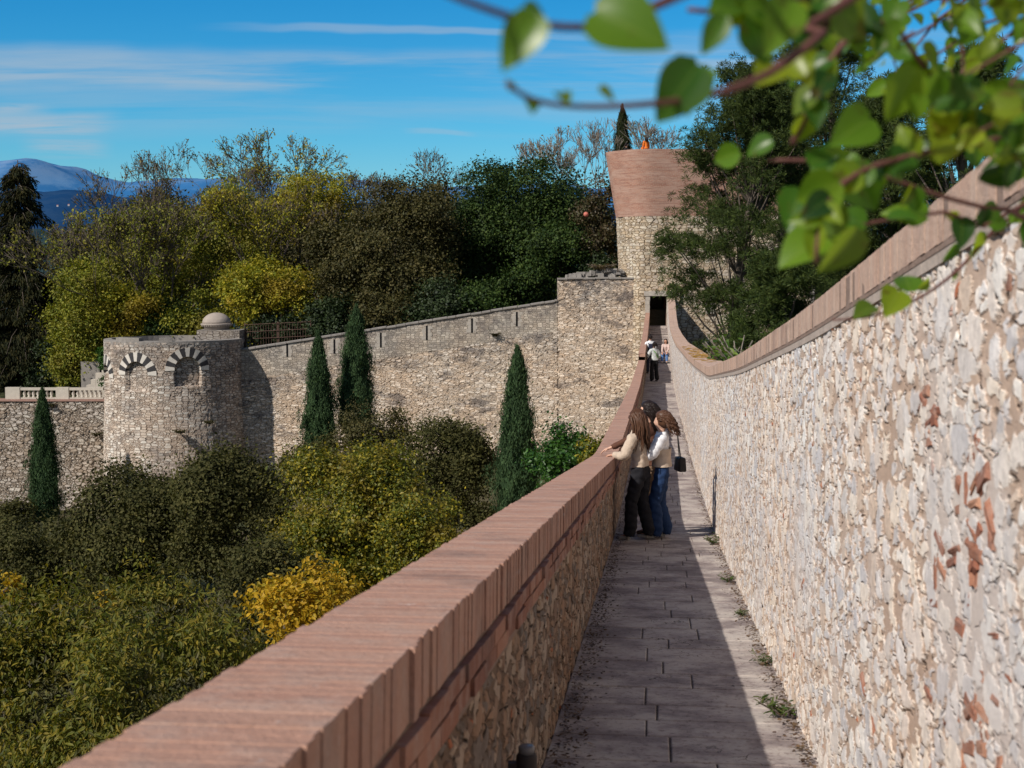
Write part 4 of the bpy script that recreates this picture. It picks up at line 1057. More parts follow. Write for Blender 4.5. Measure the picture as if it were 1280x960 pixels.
for k in range(36):
    w = 2 * PI * k / 36; mb.box((pd.x + 1.02 * math.cos(w), 99.2 + 1.02 * math.sin(w), zr + .385), (.09, .09, .06), w)
mb.build('cornice', dome_m, tr)
mb = MB(); mb.lathe([(0.99 * math.cos(a), .55 + .74 * math.sin(a)) for a in np.linspace(0, PI / 2 - .03, 12)], (pd.x, 99.2, zr), 36); mb.build('dome', dome_m, tr, True)

# ------------------------------------------------------------------ TERRACE WALL (far left), balustrade, steps
tl = empty('terrace_wall', (-33, 101, -15), 'rough rubble retaining wall left of the round tower with pinkish coping', 'wall')
ZL = P(60, 501, 101).z
rub_tl = rubble('terrace_stone', .42, .22, [(.50, .44, .38), (.56, .50, .44), (.42, .35, .28), (.60, .55, .48)], (.26, .21, .165), .05, .16, .12, coursed=.2, darkjoint=.9, cover=.5, contrast=1.3, stain=.15)
me = grid('stone_face', lambda U, V: (U, 101 + .01 * U * 0, V), np.arange(-60, -27.2, .1), np.linspace(-17, ZL, 75), topfn=lambda U, V: (U, ZL - V)); link('stone_face', me, rub_tl, tl)
mb = MB(); mb.box((-43.6, 101.6, (ZL - 17) / 2 - .1), (32.6, .9, 17 + ZL - .1)); mb.build('core', grey_st, tl)
mb = MB(); mb.box((-43.6, 101.45, ZL + .03), (32.7, 1.1, .12)); mb.build('coping', plain('pink_coping', (.33, .20, .16), .9, 3, .3), tl)
bal = empty('balustrade', P(70, 500, 101.4), 'cream stone balustrade on top of the terrace wall', 'balustrade')
cream = plain('cream_stone', (.52, .47, .40), .85, 4, .2, .01)
zb = ZL + .10
def bx_(px): return P(px, 500, 101.4).x
mb = MB(); mb.box(((bx_(8) + bx_(130)) / 2, 101.4, zb + .72), (bx_(130) - bx_(8), .34, .18)); mb.build('rail', cream, bal)
mb = MB(); mb.box(((bx_(8) + bx_(130)) / 2, 101.4, zb + .06), (bx_(130) - bx_(8), .34, .10)); mb.build('plinth', cream, bal)
for a, b in ((8, 26), (71, 87)):
    mb = MB(); mb.box(((bx_(a) + bx_(b)) / 2, 101.4, zb + .42), (bx_(b) - bx_(a), .42, .84)); mb.build('pier', cream, bal)
mb = MB(); mb.lathe([(.12, 0), (.12, .05), (.06, .09), (.13, .25), (.07, .44), (.12, .52), (.13, .56)], (0, 0, 0), 10)
b0 = mb.build('baluster', cream, bal, True)
pos = list(np.arange(31, 70, 5.6)) + list(np.arange(92, 130, 5.6))
for i, px in enumerate(pos):
    o = b0 if i == 0 else b0.copy()
    if i: COL.objects.link(o)
    o.parent = bal; o.location = Vector((bx_(px), 101.4, zb + .11)) - bal.location
st = empty('stone_steps', P(108, 480, 103), 'pale stepped stone balustrade climbing beside the round tower', 'stairs')
mb = MB(); steps = [(88, 98, 488), (98, 104, 481), (104, 110, 474), (110, 118, 466), (118, 134, 458)]
for a, b, yt in steps:
    x0, x1 = P(a, 0, 103).x, P(b, 0, 103).x; zt = P(0, yt, 103).z; mb.box(((x0 + x1) / 2, 103, (zt - 10) / 2), (x1 - x0 - .01, .6, zt + 10))
mb.build('stepped_wall', cream, st)
mb = MB(); x0, x1 = P(90, 0, 104).x, P(114, 0, 104).x
for k in range(3): mb.box(((x0 + x1) / 2 + .4 * k, 104.4 + .3 * k, P(0, 452 - 4 * k, 104).z - 2), ((x1 - x0) - .7 * k, .8, 4))
mb.build('upper_block', grey_st, st)
# railing behind the wall
fe = empty('railing', P(342, 425, 99.6), 'thin rusty iron railing behind the wall right of the domed turret', 'railing')
x0, x1 = P(300, 0, 99.6).x, P(384, 0, 99.6).x; zt0, zt1 = P(0, 406, 99.6).z, P(0, 402, 99.6).z
rust = plain('rusty_iron', (.10, .06, .045), .8)
mb = MB()
for k in range(26):
    t = k / 25; x = x0 + (x1 - x0) * t; mb.box((x, 99.6, zt0 + (zt1 - zt0) * t - 1.1), (.022, .022, 2.2))
mb.build('bars', rust, fe)
for dz in (0, -.5, -1.0):
    mb = MB(); mb.tube([(x0, 99.57, zt0 + dz), (x1, 99.57, zt1 + dz)], .025, 6); mb.build('rail', rust, fe)
for t in (0, .5, 1):
    mb = MB(); mb.box((x0 + (x1 - x0) * t, 99.66, zt0 + (zt1 - zt0) * t - 1.2), (.09, .09, 2.6)); mb.build('post', rust, fe)

# ------------------------------------------------------------------ VEGETATION
TD = (np.array([(0, 0, 0), (.45, .32, .05), (1, 0, 0), (.45, -.32, .05)]), np.array([(0, 1, 2, 3)]), .32)
TL = (np.array([(0, 0, 0), (.3, .27, .07), (.7, .22, .06), (1, 0, -.05), (.7, -.22, .06), (.3, -.27, .07)]), np.array([(0, 1, 2, 3), (0, 3, 4, 5)]), .42)
TNAR = (np.array([(0, 0, 0), (.3, .11, .04), (.7, .09, .03), (1, 0, -.08), (.7, -.09, .03), (.3, -.11, .04)]), np.array([(0, 1, 2, 3), (0, 3, 4, 5)]), .16)
TWIL = (TNAR[0] * np.array([1, 1.7, 1]), TNAR[1], .27)
TNEED = (np.array([(0, -.03, 0), (0, .03, 0), (1, .012, 0), (1, -.012, 0)]), np.array([(0, 3, 2, 1)]), .04)
def unit(a): return a / (np.linalg.norm(a, axis=1, keepdims=True) + 1e-9)
def leaves(pos, nrm, size, tmpl, r, dirn=None):
    """leaf faces: nrm = leaf normal, dirn = direction the blade points"""
    N = len(pos); T, Fq, _ = tmpl
    nrm = unit(nrm)
    if dirn is None: dirn = r.normal(size=(N, 3))
    t = unit(dirn - nrm * np.sum(dirn * nrm, 1, keepdims=True)); b = np.cross(nrm, t)
    V = pos[:, None, :] + size[:, None, None] * (T[None, :, 0:1] * t[:, None] + T[None, :, 1:2] * b[:, None] + T[None, :, 2:3] * nrm[:, None])
    k = len(T); Fa = (Fq[None] + (np.arange(N) * k)[:, None, None]).reshape(-1, Fq.shape[1])
    return V.reshape(-1, 3), Fa
def crown_mesh(name, rad, seed, leaf, tmpl=TD, cov=3.6, lobes=26, lobe_r=.34, tuft=.16, droop=0.0, flat=1.0, up=.35, ragged=.0, squash=-1.0, maxn=60000, inner=.12):
    r = np.random.default_rng(seed); rx, ry, rz = rad; mr = (rx * ry * rz) ** (1 / 3)
    d = unit(r.normal(size=(lobes, 3))); d[:, 2] = np.where(d[:, 2] < squash, -d[:, 2], d[:, 2])
    rad_ = np.array(rad)
    cen = d * rad_ * (r.uniform(.35, .82, (lobes, 1)) + ragged * r.uniform(-.1, .35, (lobes, 1)))
    lr = mr * lobe_r * r.uniform(.65, 1.25, lobes)
    area = PI * (rx * rz + rx * ry * .5); N = int(min(maxn, 1.5 * cov * area / (leaf * leaf * tmpl[2] * 1.0)))
    nt = max(lobes * 7, N // 60)
    li = r.choice(lobes, nt, p=lr ** 2 / np.sum(lr ** 2))
    td = unit(r.normal(size=(nt, 3)) + d[li] * .5 + np.array([0, 0, up])); td[:, 2] *= flat
    tc = cen[li] + td * lr[li, None] * r.uniform(.75, 1.08, (nt, 1))
    k = r.choice(nt, N)
    ts = np.minimum(mr * tuft, .10 + leaf * 1.9) * r.uniform(.6, 1.3, nt)
    pos = tc[k] + r.normal(size=(N, 3)) * ts[k, None] * np.array([1, 1, .7 * flat])
    nrm = td[k] * .8 + r.normal(size=(N, 3)) * .65 + np.array([0, 0, up])
    ninn = int(N * inner)
    if ninn:
        di = unit(r.normal(size=(ninn, 3))); pi = di * rad_ * r.uniform(.1, .75, (ninn, 1)); pos = np.concatenate([pos, pi]); nrm = np.concatenate([nrm, di])
    n_ = len(pos); sz = leaf * r.uniform(.6, 1.3, n_)
    dirn = None
    if droop: dirn = r.normal(size=(n_, 3)) * (1 - droop * .7) + np.array([0, 0, -droop * 2])
    V, Fa = leaves(pos, nrm, sz, tmpl, r, dirn)
    return mesh_np(name, V, Fa), cen, lr
def tree(name, label, group, px, ytop, ybot, wpx, Y, mat, seed, leaf=.18, cat='tree', bark=None, trunk_r=.2, gz=None, ryf=.9, limbs=7, **kw):
    top = P(px, ytop, Y); botp = P(px, ybot, Y); rx = wpx / 2 / F * Y; rz = (top.z - botp.z) / 2
    cz = (top.z + botp.z) / 2; u = top.x - XL(Y)
    gz = float(ground(np.array([u]), np.array([Y]))[0]) if gz is None else gz
    gz = min(gz, botp.z + .2)
    root = empty(name, (top.x, Y, gz), label, cat, group)
    me, cen, lr = crown_mesh('crown', (rx * 1.0, rx * ryf, rz * 1.0), seed, leaf, **kw)
    o = link('crown', me, mat); o.parent = root; o.location = (0, 0, cz - gz)
    rr = random.Random(seed); mb = MB()
    h = cz - gz; fork = Vector((rr.uniform(-.1, .1) * rx, 0, max(.3, h - rz * .45)))
    mb.tube([(0, 0, -.3), (rr.uniform(-.1, .1), 0, fork.z * .5), fork], [trunk_r * 1.25, trunk_r, trunk_r * .8], 8)
    for i in range(limbs):
        c = Vector(cen[i % len(cen)]) + Vector((0, 0, h)); m = fork.lerp(c, .5) + Vector((rr.uniform(-.2, .2), rr.uniform(-.2, .2), .25 * rz * .5))
        mb.tube([fork, m, c], [trunk_r * .6, trunk_r * .35, trunk_r * .1], 6)
    o = mb.build('trunk', bark or M['bark']); o.parent = root
    return root
def branching(seed, height, spread, trunk_r, levels=5, sc_=1.0, lean=0, split=(2, 3), up=.25):
    rr = random.Random(seed); mb = MB(); tips = []
    def go(p, d, L, r, lv):
        pts = [p]; q = p.copy(); k = 3
        for i in range(k):
            d = (d + Vector((rr.gauss(0, .14), rr.gauss(0, .14), rr.gauss(0, .07) + up * .10))).normalized(); q = q + d * (L / k); pts.append(q.copy())
        mb.tube(pts, [max(r * q_, .03 / sc_) for q_ in (1, .9, .78, .66)], 5 if lv < 3 else 3, cap=False)
        if lv >= 3: tips.extend(pts[1:])
        if lv >= levels: return
        n = rr.choice(split) + (1 if lv >= 3 else 0)
        for i in range(n):
            a = rr.uniform(0, 2 * PI); s = spread * rr.uniform(.55, 1.25)
            pr = d.orthogonal().normalized(); pr = Matrix.Rotation(a, 3, d) @ pr
            nd = (d + pr * s + Vector((0, 0, up))).normalized(); go(q, nd, L * rr.uniform(.62, .82), r * rr.uniform(.5, .68), lv + 1)
    go(Vector((0, 0, -.3)), Vector((lean, 0, 1)).normalized(), height * .30, trunk_r, 0)
    return mb, tips
def bare_tree(name, label, group, px, ytop, Y, seed, mat=None, trunk_r=.16, nleaf=600, leaf=.16, gz=None, spread=.55, levels=6, bark=None, lean=0, sprd=.16):
    top = P(px, ytop, Y); u = top.x - XL(Y)
    gz = float(ground(np.array([u]), np.array([Y]))[0]) if gz is None else gz
    H = top.z - gz
    root = empty(name, (top.x, Y, gz), label, 'tree', group)
    mb, tips = branching(seed, H, spread, trunk_r, levels, sc_=1.6, lean=lean)
    V = np.concatenate(mb.V); s = H / V[:, 2].max(); mb.V = [v * s for v in mb.V]
    o = mb.build('trunk', bark or M['bark']); o.parent = root
    if nleaf:
        r = np.random.default_rng(seed); T = np.array([tuple(t) for t in tips]) * s; k = r.choice(len(T), nleaf); pos = T[k] + r.normal(size=(nleaf, 3)) * sprd
        V, Fa = leaves(pos, r.normal(size=(nleaf, 3)) + np.array([0, 0, .5]), leaf * r.uniform(.6, 1.3, nleaf), TD, r)
        o = link('crown', mesh_np('crown', V, Fa), mat); o.parent = root
    return root
def cypress(label, px, ytop, ybot, wpx, Y, seed, mat, lean=0.0, name='cypress_tree', group='cypresses in the garden'):
    top = P(px, ytop, Y); b = P(px, ybot, Y); H = top.z - b.z; R0 = wpx / 2 / F * Y
    gz = min(b.z, float(ground(np.array([top.x - XL(Y)]), np.array([Y]))[0])); root = empty(name, (top.x, Y, gz), label, 'cypress', group)
    r = np.random.default_rng(seed); N = int(24000 * min(1.3, (H * R0 / 6))); base = b.z - gz
    nt = 900; th = r.uniform(0, 2 * PI, nt); t = r.uniform(0, 1, nt) ** 1.15
    def prof(t): return R0 * .90 * np.clip((1 - t) ** .60 * (1 + .10 * np.sin(t * 19 + seed)), .0, 1) * np.clip(.68 + t * 1.3, 0, 1)
    rad = prof(t) * (1 + .20 * np.sin(th * 3 + t * 11 + seed) + .14 * np.sin(th * 7 - t * 23)) * r.uniform(.60, 1.16, nt)
    tc = np.stack([rad * np.cos(th) + lean * t * H, rad * np.sin(th), base + t * H * .985], -1)
    k = r.choice(nt, N); along = r.uniform(-.2, 1.0, N)
    sp = .085 * (1 - along * .8) * np.clip(R0, .3, 2)
    pos = tc[k] + np.stack([r.normal(0, 1, N) * sp - np.cos(th[k]) * along * .12, r.normal(0, 1, N) * sp - np.sin(th[k]) * along * .12, along * .62], -1)
    out = np.stack([np.cos(th[k]), np.sin(th[k]), np.full(N, .15)], -1)
    V, Fa = leaves(pos, out + r.normal(size=(N, 3)) * .45, .17 * r.uniform(.6, 1.3, N), TNAR, r, np.stack([np.cos(th[k]) * .25, np.sin(th[k]) * .25, np.ones(N)], -1) + r.normal(size=(N, 3)) * .22)
    o = link('crown', mesh_np('crown', V, Fa), mat); o.parent = root
    # dense dark heart of twigs, jagged
    mb = MB(); mb.tube([(0, 0, -.3), (lean * H * .4, 0, base + H * .4), (lean * H * .9, 0, base + H * .9)], [.16, .12, .03], 8); o = mb.build('trunk', M['bark']); o.parent = root
    n2 = 5000; t = r.uniform(0, 1, n2); th = r.uniform(0, 2 * PI, n2); q = prof(t) * .72
    pos = np.stack([q * np.cos(th) + lean * t * H, q * np.sin(th), base + t * H * .95], -1)
    V, Fa = leaves(pos, np.stack([np.cos(th), np.sin(th), 0 * th], -1) + r.normal(size=(n2, 3)) * .3, np.full(n2, .42), TL, r, np.tile([0, 0, 1.], (n2, 1)) + r.normal(size=(n2, 3)) * .2)
    o2 = link('inner_foliage', mesh_np('inner_foliage', V, Fa), mat); o2.parent = root
    return root

L_cyp = leaf_mat('cypress_leaf', [(0.034, 0.068, 0.029), (0.062, 0.113, 0.046), (0.093, 0.151, 0.060)], .12, .9, .15, .7, .5)
L_cyp2 = leaf_mat('cypress_olive_leaf', [(.025, .038, .016), (.045, .060, .025), (.07, .075, .03)], .12, .9, .15, .7, .5)
L_dark = leaf_mat('dark_oak_leaf', [(0.013, 0.029, 0.008), (0.028, 0.056, 0.013), (0.051, 0.086, 0.018), (0.076, 0.111, 0.023)], .18, .35, .15, .6, .6)
L_darker = leaf_mat('darker_oak_leaf', [(0.015, 0.027, 0.010), (0.027, 0.046, 0.014), (0.045, 0.065, 0.020)], .14, .35, .25, .55, .55)
L_brown = leaf_mat('brown_oak_leaf', [(0.043, 0.044, 0.015), (0.078, 0.070, 0.022), (0.111, 0.091, 0.029), (0.068, 0.073, 0.024)], .18, .3, .2, .6, .5)
L_yel = leaf_mat('yellow_green_leaf', [(0.133, 0.170, 0.020), (0.286, 0.272, 0.026), (0.470, 0.386, 0.031), (0.183, 0.227, 0.029)], .30, .28, .2, .55, .5, patch=(.38, .28, .03))
L_yg = leaf_mat('olive_green_leaf', [(0.128, 0.166, 0.023), (0.241, 0.256, 0.032), (0.355, 0.317, 0.041)], .28, .3, .2, .55, .5, patch=(.26, .23, .035))
L_gold = leaf_mat('golden_leaf', [(0.390, 0.229, 0.018), (0.585, 0.366, 0.025), (0.260, 0.213, 0.020)], .35, .6, .2, .5, .3)
L_olive = leaf_mat('grey_olive_leaf', [(0.043, 0.048, 0.014), (0.077, 0.077, 0.024), (0.113, 0.103, 0.034), (0.057, 0.057, 0.020)], .2, .45, .12, .7, .55)
L_near = leaf_mat('near_shrub_leaf', [(0.069, 0.085, 0.013), (0.128, 0.139, 0.020), (0.207, 0.198, 0.032), (0.292, 0.221, 0.027), (0.103, 0.102, 0.018)], .35, .5, .2, .55, .45, patch=(.11, .105, .05))
L_mixy = leaf_mat('turning_leaf', [(0.078, 0.103, 0.013), (0.131, 0.149, 0.018), (0.209, 0.198, 0.020), (0.434, 0.330, 0.020)], .3, .8, .3, .5, .5, patch=(.26, .20, .022))
L_gloss = leaf_mat('glossy_leaf', [(0.018, 0.055, 0.010), (0.039, 0.104, 0.015), (0.072, 0.169, 0.022)], .25, 1.2, .35, .45, .4)
L_pine = leaf_mat('pine_needle', [(0.027, 0.046, 0.015), (0.051, 0.085, 0.020), (0.097, 0.132, 0.026), (0.070, 0.093, 0.024)], .15, .5, .2, .6, .5)
L_spr = leaf_mat('spruce_needle', [(0.013, 0.018, 0.007), (0.029, 0.033, 0.011), (0.058, 0.050, 0.014)], .1, .4, .15, .7, .5)
L_rust = leaf_mat('thin_autumn_leaf', [(0.115, 0.108, 0.023), (0.196, 0.152, 0.027), (0.265, 0.190, 0.027)], .3, .5)
L_red = leaf_mat('reddish_shrub_leaf', [(.05, .05, .02), (.09, .06, .03), (.06, .07, .02)], .2, .5)

G1 = 'trees behind the long wall'; GH = 'trees massed on the hill behind the long wall'
# deep background mass, several individual dark trees
bgd = [(110, 268, 420, 120, 134, L_brown), (205, 225, 420, 150, 132, L_brown), (285, 232, 420, 150, 136, L_darker), (380, 240, 420, 150, 138, L_brown), (455, 252, 420, 130, 132, L_darker),
       (545, 228, 400, 130, 128, L_brown), (640, 208, 390, 150, 126, L_darker), (720, 205, 370, 110, 124, L_darker), (600, 235, 380, 100, 120, L_darker)]
words = ['brown-green', 'round brown', 'tall dark', 'broad brown', 'dark low', 'brownish domed', 'blackish green broad', 'blackish green', 'small dark']
wh = ['left of the thin bare trees', 'behind the two tall sparse trees', 'behind the yellowing limbs', 'behind the golden tree', 'left of the brown oak',
      'behind the brown oak', 'behind the two green oaks', 'beneath the bare twigs left of the tower', 'between the brown oak and the green oaks']
for i, (px, a, b, w, Y, m) in enumerate(bgd):
    tree('hill_tree', f'{words[i]} tree on the hill {wh[i]}', GH, px, a, b, w, Y, m, 100 + i, leaf=.30, cov=3.2, lobes=34, maxn=24000, inner=.3)
main = [
 ('holm_oak', 'dense dark green oak nearer the tower, its crown falling to the raised wall block', 683, 202, 382, 122, 108, L_dark, dict(lobes=34)),
 ('holm_oak', 'dense dark green oak beside the brown one, highest behind the sloping wall', 610, 196, 398, 112, 109, L_dark, dict(lobes=34)),
 ('holm_oak', 'small bright green oak low beside the raised block of the long wall', 700, 268, 366, 84, 104, L_dark, dict(lobes=20)),
 ('oak_tree', 'large brown-green oak in the middle behind the long wall', 508, 224, 412, 150, 106, L_brown, dict(lobes=34)),
 ('oak_tree', 'dull brown-green oak left of the large brown one, above the two close cypresses', 430, 272, 418, 104, 105, L_brown, dict(lobes=24)),
 ('maple_tree', 'golden-topped tree with visible dark limbs, upper middle of the yellow trees', 372, 206, 330, 104, 116, L_yel, dict(lobes=18, cov=1.5, ragged=.5)),
 ('maple_tree', 'yellow-green open tree above the domed turret', 285, 228, 400, 128, 113, L_yg, dict(lobes=26, cov=1.5, ragged=.5)),
 ('maple_tree', 'bright yellow low tree just right of the domed turret', 335, 322, 418, 124, 104, L_yel, dict(lobes=26)),
 ('maple_tree', 'olive-yellow tree with bare twigs at its top, above the round tower', 190, 262, 412, 118, 112, L_yg, dict(lobes=24, cov=1.5, ragged=.5)),
 ('maple_tree', 'pale yellow-green tree between the dark conifer and the round tower', 118, 312, 470, 104, 106, L_yg, dict(lobes=24)),
 ('maple_tree', 'green-yellow low tree directly behind the left rim of the round tower', 165, 352, 450, 100, 104.5, L_yel, dict(lobes=20)),
 ('dark_shrub', 'dark green shrub right behind the round tower rim', 205, 375, 436, 92, 104.5, L_dark, dict(lobes=14)),
 ('dark_shrub', 'dark green shrub behind the iron railing', 345, 395, 440, 104, 102.5, L_darker, dict(lobes=14)),
 ('dark_shrub', 'reddish-brown slender shrub growing against the left side of the brick tower', 749, 212, 350, 66, 103.4, L_red, dict(lobes=20, cov=2.4, ragged=.3)),
 ('maple_tree', 'yellowing tree left of the brown oak with blue hills behind', 405, 222, 330, 90, 119, L_yel, dict(lobes=18, cov=1.6, ragged=.4)),
]
for i, (nm, lab, px, a, b, w, Y, m, kw) in enumerate(main):
    k = dict(cov=3.6, maxn=42000, leaf=.21); k.update(kw)
    tree(nm, lab, G1, px, a, b, w, Y, m, 200 + i, cat='tree' if 'shrub' not in nm else 'shrub', trunk_r=.22, **k)
GU = 'bushes just behind the long wall'
for i, (px, yt, yb, w, Y, m, lab) in enumerate(((418, 372, 440, 84, 101.5, L_darker, 'dark bush behind the wall crest above the second arrow slit'), (480, 362, 430, 90, 101.5, L_brown, 'brown-green bush behind the wall crest above the third arrow slit'),
        (545, 350, 420, 96, 101.5, L_darker, 'dark bush behind the wall crest above the fourth arrow slit'), (610, 345, 410, 90, 101.5, L_dark, 'green bush behind the wall crest above the fifth arrow slit'), (668, 330, 398, 80, 101.5, L_dark, 'green bush behind the wall crest left of the raised block'),
        (250, 372, 440, 90, 104, L_yg, 'yellow-green bush left of the domed turret'), (95, 395, 492, 90, 106, L_yg, 'pale bush behind the stepped stone balustrade'), (60, 425, 495, 80, 107, L_darker, 'dark bush above the balustrade pier'), (745, 318, 352, 50, 101.5, L_darker, 'small bush above the broken wall top'), (150, 395, 450, 70, 107, L_dark, 'green bush behind the left rim of the round tower'))):
    tree('bush', lab, GU, px, yt, yb, w, Y, m, 260 + i, leaf=.22, cat='bush', cov=3.6, lobes=18, maxn=16000, trunk_r=.08)
GB = 'thinly leaved trees on the skyline'
bt_ = [(190, 190, 122, 1500, .6, 'tall airy tree with sparse leaves, leftmost of the skyline ones', L_rust), (248, 170, 124, 1500, .6, 'tall airy tree with fine twigs above the round tower', L_rust),
       (345, 165, 124, 2000, .6, 'tallest airy tree with golden leaf tufts on the skyline', L_yel), (150, 225, 112, 700, .5, 'thin nearly bare tree beside the dark conifer', L_yg), (118, 275, 108, 500, .5, 'small crooked nearly bare tree nearest the dark conifer', L_rust),
       (300, 205, 119, 1500, .6, 'airy tree between the two tallest skyline trees', L_yg), (500, 182, 128, 600, .6, 'bare twiggy tree behind the brown oak', L_rust), (455, 215, 126, 900, .55, 'low sparse tree in front of the blue hills', L_rust),
       (668, 152, 132, 250, .6, 'leafless tree left of the skyline cypress, farther from it', L_rust), (722, 143, 131, 250, .6, 'leafless tree just left of the skyline cypress', L_rust), (822, 142, 131, 250, .6, 'leafless tree right of the skyline cypress behind the tower', L_rust), (420, 212, 120, 900, .55, 'sparse golden-tipped tree beside the tallest airy tree', L_yel)]
bt_ += [(165, 245, 106, 3000, .6, 'branchy yellow-green tree with dark limbs above the left rim of the round tower', L_yg), (232, 250, 107, 3200, .6, 'branchy olive tree with dark limbs left of the domed turret', L_yg), (300, 232, 107, 3400, .6, 'branchy yellow tree with dark limbs above the domed turret', L_yel),
        (368, 222, 108, 3600, .6, 'branchy golden tree with dark forked limbs above the iron railing', L_yel), (128, 262, 103.5, 2200, .55, 'branchy yellowing tree above the stepped stone balustrade', L_yel), (410, 250, 109, 2500, .55, 'branchy dull yellow tree left of the large brown oak', L_rust)]
for i, (px, a, Y, nl, sp, lab, m) in enumerate(bt_):
    bare_tree('bare_tree', lab, GB, px, a, Y, 300 + i, m, trunk_r=.15, nleaf=nl, leaf=.20, spread=sp, bark=M['pale_bark'] if i in (8, 9, 10) else M['bark'])
cypress('tall cypress on the skyline behind the brick tower', 778, 138, 215, 27, 131, 401, L_cyp2, group=None)
cypress('cypress at the far left in front of the terrace wall', 53, 495, 652, 50, 90, 402, L_cyp)
cypress('shorter cypress of the close pair in front of the long wall', 398, 425, 572, 52, 84, 403, L_cyp)
cypress('taller cypress of the close pair, its tip above the wall crest', 443, 392, 540, 60, 86, 404, L_cyp, lean=.015)
cypress('lone broad cypress standing nearest the brick parapet', 645, 445, 652, 68, 70, 405, L_cyp, lean=.01)

# dark drooping conifer, far left
def conifer(label, px, ytop, ybot, wpx, Y, seed, mat):
    top = P(px, ytop, Y); b = P(px, ybot, Y); H = top.z - b.z; R0 = wpx / 2 / F * Y
    root = empty('spruce_tree', (top.x, Y, b.z), label, 'tree'); r = np.random.default_rng(seed); rr = random.Random(seed)
    mb = MB(); mb.tube([(0, 0, -.4), (0, 0, H * .5), (0, 0, H)], [.3, .2, .03], 8); pos = []; nr = []; dr = []
    nb = 210
    for i in range(nb):
        t = (i / nb) ** 1.1; z = H * (.04 + .95 * t); L = R0 * (1.05 - t) ** .75 * rr.uniform(.6, 1.15); a = rr.uniform(0, 2 * PI); d = Vector((math.cos(a), math.sin(a), 0))
        pts = [Vector((0, 0, z)) + d * L * q + Vector((0, 0, .30 * L * q - .55 * L * q * q)) for q in (0, .33, .66, 1)]
        mb.tube(pts, [.05, .035, .025, .01], 4, cap=False)
        k = int(260 * L / R0 + 45)
        for _ in range(k):
            q = rr.uniform(.12, 1.03); p = Vector((0, 0, z)) + d * L * q + Vector((0, 0, .30 * L * q - .55 * L * q * q)); w = .30 * L * (1.1 - q) + .12
            s = rr.uniform(-1, 1) * w; p = p + Vector((-d.y, d.x, 0)) * s + Vector((0, 0, -rr.uniform(0, .55)))
            pos.append(tuple(p)); nr.append((d.x * .4 + rr.gauss(0, .5), d.y * .4 + rr.gauss(0, .5), .4)); dr.append((d.x * .5 + rr.gauss(0, .3), d.y * .5 + rr.gauss(0, .3), -.9))
    o = mb.build('trunk', M['bark']); o.parent = root
    n_ = len(pos); V, Fa = leaves(np.array(pos), np.array(nr), .40 * r.uniform(.6, 1.3, n_), TNAR, r, np.array(dr)); o = link('crown', mesh_np('crown', V, Fa), mat); o.parent = root
conifer('tall dark drooping conifer at the left above the balustrade', 22, 200, 484, 190, 110, 501, L_spr)
conifer('dark conifer cut by the frame edge beside the tall drooping one', -42, 190, 484, 130, 113, 502, L_spr)

